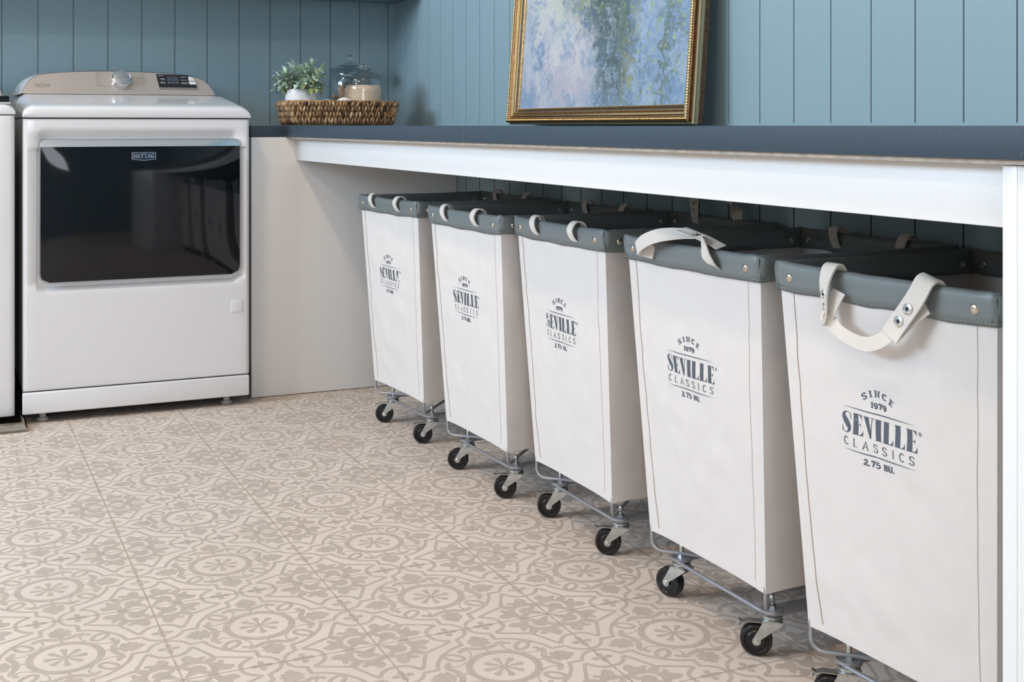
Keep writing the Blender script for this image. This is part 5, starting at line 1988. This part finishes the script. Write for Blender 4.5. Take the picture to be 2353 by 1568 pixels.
ring_ = [tray_pt(2 * math.pi * i / 60, 0.04, -0.002) for i in range(60)]
b0 = [(p.x, p.y, 0.004) for p in ring_]; b1 = [(p.x, p.y, 0.001) for p in ring_]
mb.add(b0 + b1, [tuple(range(60)), tuple(range(119, 59, -1))] + [(i, 60 + i, 60 + (i + 1) % 60, (i + 1) % 60) for i in range(60)])
mb.build('base', M['wicker'], tr, smooth=0)

FLOORZ = CTZ + 0.0072


# pot with plant
pc = world_on(691.5, 4.308, FLOORZ + 0.003)
pt = empty('potted_plant', pc)
tag(pt, 'small artificial sage plant in a white ribbed pot, left end of the woven tray', 'potted plant')
mb = MB()
PR, PH = 0.0558, 0.121
prof = [(0.0001, 0.0), (PR * 0.94, 0.0), (PR * 0.965, 0.003), (PR, 0.02), (PR, PH - 0.004), (PR * 0.985, PH), (PR * 0.93, PH), (PR * 0.92, PH - 0.02), (0.0001, PH - 0.02)]


def flute(a, h):
    if h < 0.004 or h > PH - 0.006: return 1.0
    return 1.0 + 0.022 * (abs(math.cos(a * 26)) ** 0.6) - 0.012


mb2 = MB()
hs = [(0.0001, 0.0), (PR * 0.95, 0.0), (PR * 0.97, 0.0038)] + [(PR, 0.0045 + (PH - 0.011) * k / 6) for k in range(7)] + [(PR * 0.99, PH - 0.0035), (PR * 0.985, PH), (PR * 0.93, PH), (PR * 0.92, PH - 0.018), (0.0001, PH - 0.018)]
mb2.lathe(hs, (0, 0, 0), 260, rad=flute)
mb2.build('pot', M['ceramic'], pt, smooth=25)
mb = MB(); mb.lathe([(0.0001, PH - 0.012), (PR * 0.91, PH - 0.014)], (0, 0, 0), 24)
mb.build('soil', M['soil'], pt)
random.seed(5)
fol = MB(); stm = MB(); foly = MB()


def leaf(mb_, base, d, up, L_, W_):
    d = d.normalized(); sd = d.cross(up)
    if sd.length < 1e-4: sd = Vector((1, 0, 0))
    sd.normalize(); nn = sd.cross(d)
    rows = []
    for f, w, c in ((0.0, 0.10, 0.0), (0.18, 0.62, 0.02), (0.42, 1.0, 0.05), (0.68, 0.85, 0.04), (0.88, 0.42, 0.0), (1.0, 0.03, -0.05)):
        p = base + d * (L_ * f) + nn * (L_ * c * 1.5)
        rows.append([p - sd * (W_ * w / 2) + nn * (W_ * 0.16 * w), p, p + sd * (W_ * w / 2) + nn * (W_ * 0.16 * w)])
    vs = [q for r in rows for q in r]
    fs = []
    for i in range(len(rows) - 1):
        for k in range(2):
            fs.append((i * 3 + k, i * 3 + k + 1, (i + 1) * 3 + k + 1, (i + 1) * 3 + k))
    # underside, a hair below, so each blade has thickness
    n0 = len(vs)
    vs2 = [q - nn * 0.0006 for q in vs]
    fs2 = [tuple(n0 + i for i in reversed(f)) for f in fs]
    mb_.add(vs + vs2, fs + fs2)


VR = Vector((math.cos(YAW), -math.sin(YAW), 0))     # rightwards as seen from the room
VD = Vector((math.sin(YAW), math.cos(YAW), 0))
sprigs = []
targets = [(-0.098, 0.045), (-0.085, 0.020), (-0.070, 0.060), (-0.052, 0.075), (-0.030, 0.092), (-0.012, 0.100), (0.0, 0.075), (0.018, 0.085), (0.036, 0.100), (0.048, 0.110), (0.058, 0.080), (0.075, 0.055), (0.090, 0.085), (0.078, 0.030), (0.060, 0.018), (-0.060, 0.030), (-0.030, 0.050), (0.020, 0.045), (0.045, 0.050), (-0.045, 0.008), (0.0, 0.030), (0.030, 0.015)]
for i, (a, b) in enumerate(targets):
    for dep in ((-0.03 + 0.02 * math.sin(i * 2.1)), (0.028 * math.cos(i * 1.3))):
        tip = VR * (a * 0.86 + random.uniform(-0.008, 0.008)) + VD * (dep * 1.4) + Vector((0, 0, PH - 0.016 + b * random.uniform(0.80, 1.0)))
        start = VR * (a * 0.25) + VD * (dep * 0.4) + Vector((0, 0, PH - 0.014))
        ctrl = start.lerp(tip, 0.45) + Vector((0, 0, 0.012))
        pts = catmull([start, ctrl, tip], 5)
        stm.tube(pts, 0.0011, 5)
        nl = 6
        tdir = (pts[-1] - pts[-3]).normalized()
        ph0 = random.uniform(0, 6.28)
        for k in range(nl):
            f = 0.42 + 0.58 * k / (nl - 1)
            p = pts[min(len(pts) - 1, int(f * (len(pts) - 1)))]
            for sgn in (0, math.pi):
                an = ph0 + k * 1.57 + sgn
                u1 = tdir.cross(Vector((0, 0, 1)))
                if u1.length < 1e-3: u1 = Vector((1, 0, 0))
                u1.normalize(); u2 = tdir.cross(u1)
                rad_ = (u1 * math.cos(an) + u2 * math.sin(an))
                d = (rad_ * (1.0 if k < nl - 1 else 0.4) + tdir * (0.55 + 0.5 * f)).normalized()
                L_ = random.uniform(0.025, 0.036) * (0.75 + 0.35 * f)
                yel = (a > 0.05 and b < 0.06 and random.random() < 0.5) or random.random() < 0.07
                leaf(foly if yel else fol, p, d, Vector((0, 0, 1)) if abs(d.z) < 0.9 else VR, L_, L_ * 0.50)
fol.build('foliage', M['leaf'], pt, smooth=60)
foly.build('yellow_foliage', M['leaf_y'], pt, smooth=60)
stm.build('stem', M['stem'], pt, smooth=60)


# glass jars
def jar(loc, R, H, lab, dome, kr):
    t = empty('glass_jar', loc)
    tag(t, lab, 'jar', 'lidded glass jars around the woven tray')
    mb = MB()
    w = 0.0026
    o_ = [(0.0001, 0.0), (R * 0.90, 0.0), (R * 0.97, 0.004), (R, 0.014), (R, H * 0.74), (R * 0.985, H * 0.82), (R * 0.90, H * 0.90), (R * 0.865, H * 0.94), (R * 0.88, H * 0.965), (R * 0.93, H), (R * 0.90, H + 0.001)]
    i_ = [(R * 0.85, H * 0.985), (R * 0.83, H * 0.95), (R * 0.86, H * 0.895), (R * 0.95 - 0.0005, H * 0.81), (R - w, H * 0.73), (R - w, 0.016), (R * 0.93, 0.0075), (R * 0.85, 0.0055), (0.0001, 0.0055)]
    mb.lathe(o_ + i_, (0, 0, 0), 56)
    recalc(mb.build('body', M['thin_glass'], t, smooth=50))
    mb = MB()
    z = H + 0.0014
    l_ = [(0.0001, z), (R * 0.80, z), (R * 0.97, z + 0.001), (R * 1.0, z + 0.004), (R * 0.97, z + 0.0065), (R * 0.80, z + 0.008), (R * 0.68, z + 0.30 * dome + 0.006), (R * 0.45, z + 0.72 * dome + 0.004), (R * 0.30, z + 0.86 * dome + 0.004), (R * 0.28, z + dome + 0.001), (R * 0.16, z + dome + 0.002), (R * 0.10, z + dome + 0.006)]
    kc = z + dome + 0.006 + kr * 0.8
    l_ += [(kr * math.cos(math.radians(a)), kc + kr * math.sin(math.radians(a))) for a in range(-55, 90, 12)] + [(0.0001, kc + kr)]
    mb.lathe(l_, (0, 0, 0), 56)
    recalc(mb.build('lid', M['glass'], t, smooth=50))
    return t


jc = world_on(834, 4.292, FLOORZ)
JR, JH = 0.0728, 0.171
jar(jc, JR, JH, 'front lidded glass jar filled with cream pellets, right end of the tray', 0.020, 0.0130)
# pellets: smooth core pile plus surface grains
mb = MB()
fh = 0.141
core = [(0.0001, 0.0076), (JR - 0.0085, 0.0088), (JR - 0.0064, 0.020), (JR - 0.0064, JH * 0.70), (JR - 0.0105, fh - 0.008), (JR * 0.78, fh - 0.004), (0.0001, fh - 0.001)]
mb.lathe(core, (0, 0, 0), 40)
random.seed(2)
oct_f = [(0, 2, 4), (2, 1, 4), (1, 3, 4), (3, 0, 4), (2, 0, 5), (1, 2, 5), (3, 1, 5), (0, 3, 5)]


def grain(c, r):
    q = [(1, 0, 0), (-1, 0, 0), (0, 1, 0), (0, -1, 0), (0, 0, 1), (0, 0, -1)]
    k = random.uniform(0.8, 1.3)
    mb.add([(c[0] + x * r * k, c[1] + y * r, c[2] + z * r / k) for x, y, z in q], oct_f)


for k in range(6500):
    a = random.uniform(0, 2 * math.pi)
    z = random.uniform(0.01, fh - 0.010)
    rr = JR - 0.0058 - random.uniform(0, 0.0007)
    if z > JH * 0.70: rr -= (z - JH * 0.70) * 0.18
    grain((rr * math.cos(a), rr * math.sin(a), z), 0.00185)
for k in range(1500):
    a = random.uniform(0, 2 * math.pi); q = math.sqrt(random.random())
    grain((q * JR * 0.88 * math.cos(a), q * JR * 0.88 * math.sin(a), fh - 0.004 * q + random.uniform(-0.0005, 0.0015)), 0.0016)
gr = mb.build('pellets', M['grain'], smooth=0, loc=jc)
tag(gr, 'cream-coloured pellets filling the front glass jar', 'pellets', kind='stuff')

bc = world_on(804, 4.5475, CTZ + 0.0003)
jar(bc, 0.0830, 0.212, 'taller lidded glass jar holding wooden pegs, standing behind the woven tray', 0.029, 0.0150)
# wooden clothes pegs inside
random.seed(8)
for k in range(7):
    L_ = 0.072
    t = empty('clothes_peg', (bc.x, bc.y, bc.z))
    tag(t, 'wooden clothes peg in the taller jar, %s' % ['leftmost of the heap', 'second from the left', 'third from the left', 'middle of the heap', 'third from the right', 'second from the right', 'rightmost of the heap'][k], 'clothes peg', 'wooden pegs in the taller jar')
    lean = random.uniform(-0.9, 0.9); az = random.uniform(-0.5, 0.5)
    off = VR * (-0.040 + 0.008 * k) + VD * random.uniform(-0.025, 0.0) + Vector((0, 0, 0.098 + 0.014 * (k % 3)))
    t.location = bc + off
    t.rotation_euler = (random.uniform(-0.2, 0.2), lean + (0.5 if k % 2 else -0.6), az)
    for s in (-1, 1):
        mb = MB(); mb.bbox(-0.0035 + s * 0.0038, 0.0035 + s * 0.0038, -0.0055, 0.0055, -L_ / 2, L_ / 2, 0.001, seg=1)
        mb.build('peg_arm', M['peg_wood'], t)
    mb = MB(); mb.tube([(-0.0085, 0, 0.004), (-0.0085, 0.0062, 0.004), (0.0085, 0.0062, 0.004), (0.0085, 0, 0.004)], 0.0008, 5)
    mb.build('peg_spring', M['zinc'], t)

# wool balls
balls = [(703, 4.202, 0.0420, 'round cream wool ball in front of the ribbed pot in the tray'),
         (750, 4.270, 0.0435, 'round cream wool ball in the middle of the tray, beside the pot'),
         (791, 4.192, 0.0390, 'largest cream wool ball in the tray, against the pellet jar')]
for px, Y, r, lab in balls:
    c = world_on(px, Y, 0)
    mb = MB()
    N, K = 28, 18
    vs = []
    for j in range(K + 1):
        th = math.pi * j / K
        for i in range(N):
            ph = 2 * math.pi * i / N
            d = Vector((math.sin(th) * math.cos(ph), math.sin(th) * math.sin(ph), -math.cos(th)))
            rr = r * (1 + 0.035 * noise.noise(d * 3 + Vector((px, 0, 0))))
            vs.append(d * rr)
    fs = [(j * N + i, j * N + (i + 1) % N, (j + 1) * N + (i + 1) % N, (j + 1) * N + i) for j in range(K) for i in range(N)]
    mb.add(vs, fs)
    o = mb.build('wool_ball', M['wool'], smooth=80, loc=(c.x, c.y, FLOORZ + r + (0.016 if px > 760 else 0.0015)))
    tag(o, lab, 'wool ball', 'wool balls in the woven tray')

bpy.context.view_layer.update()
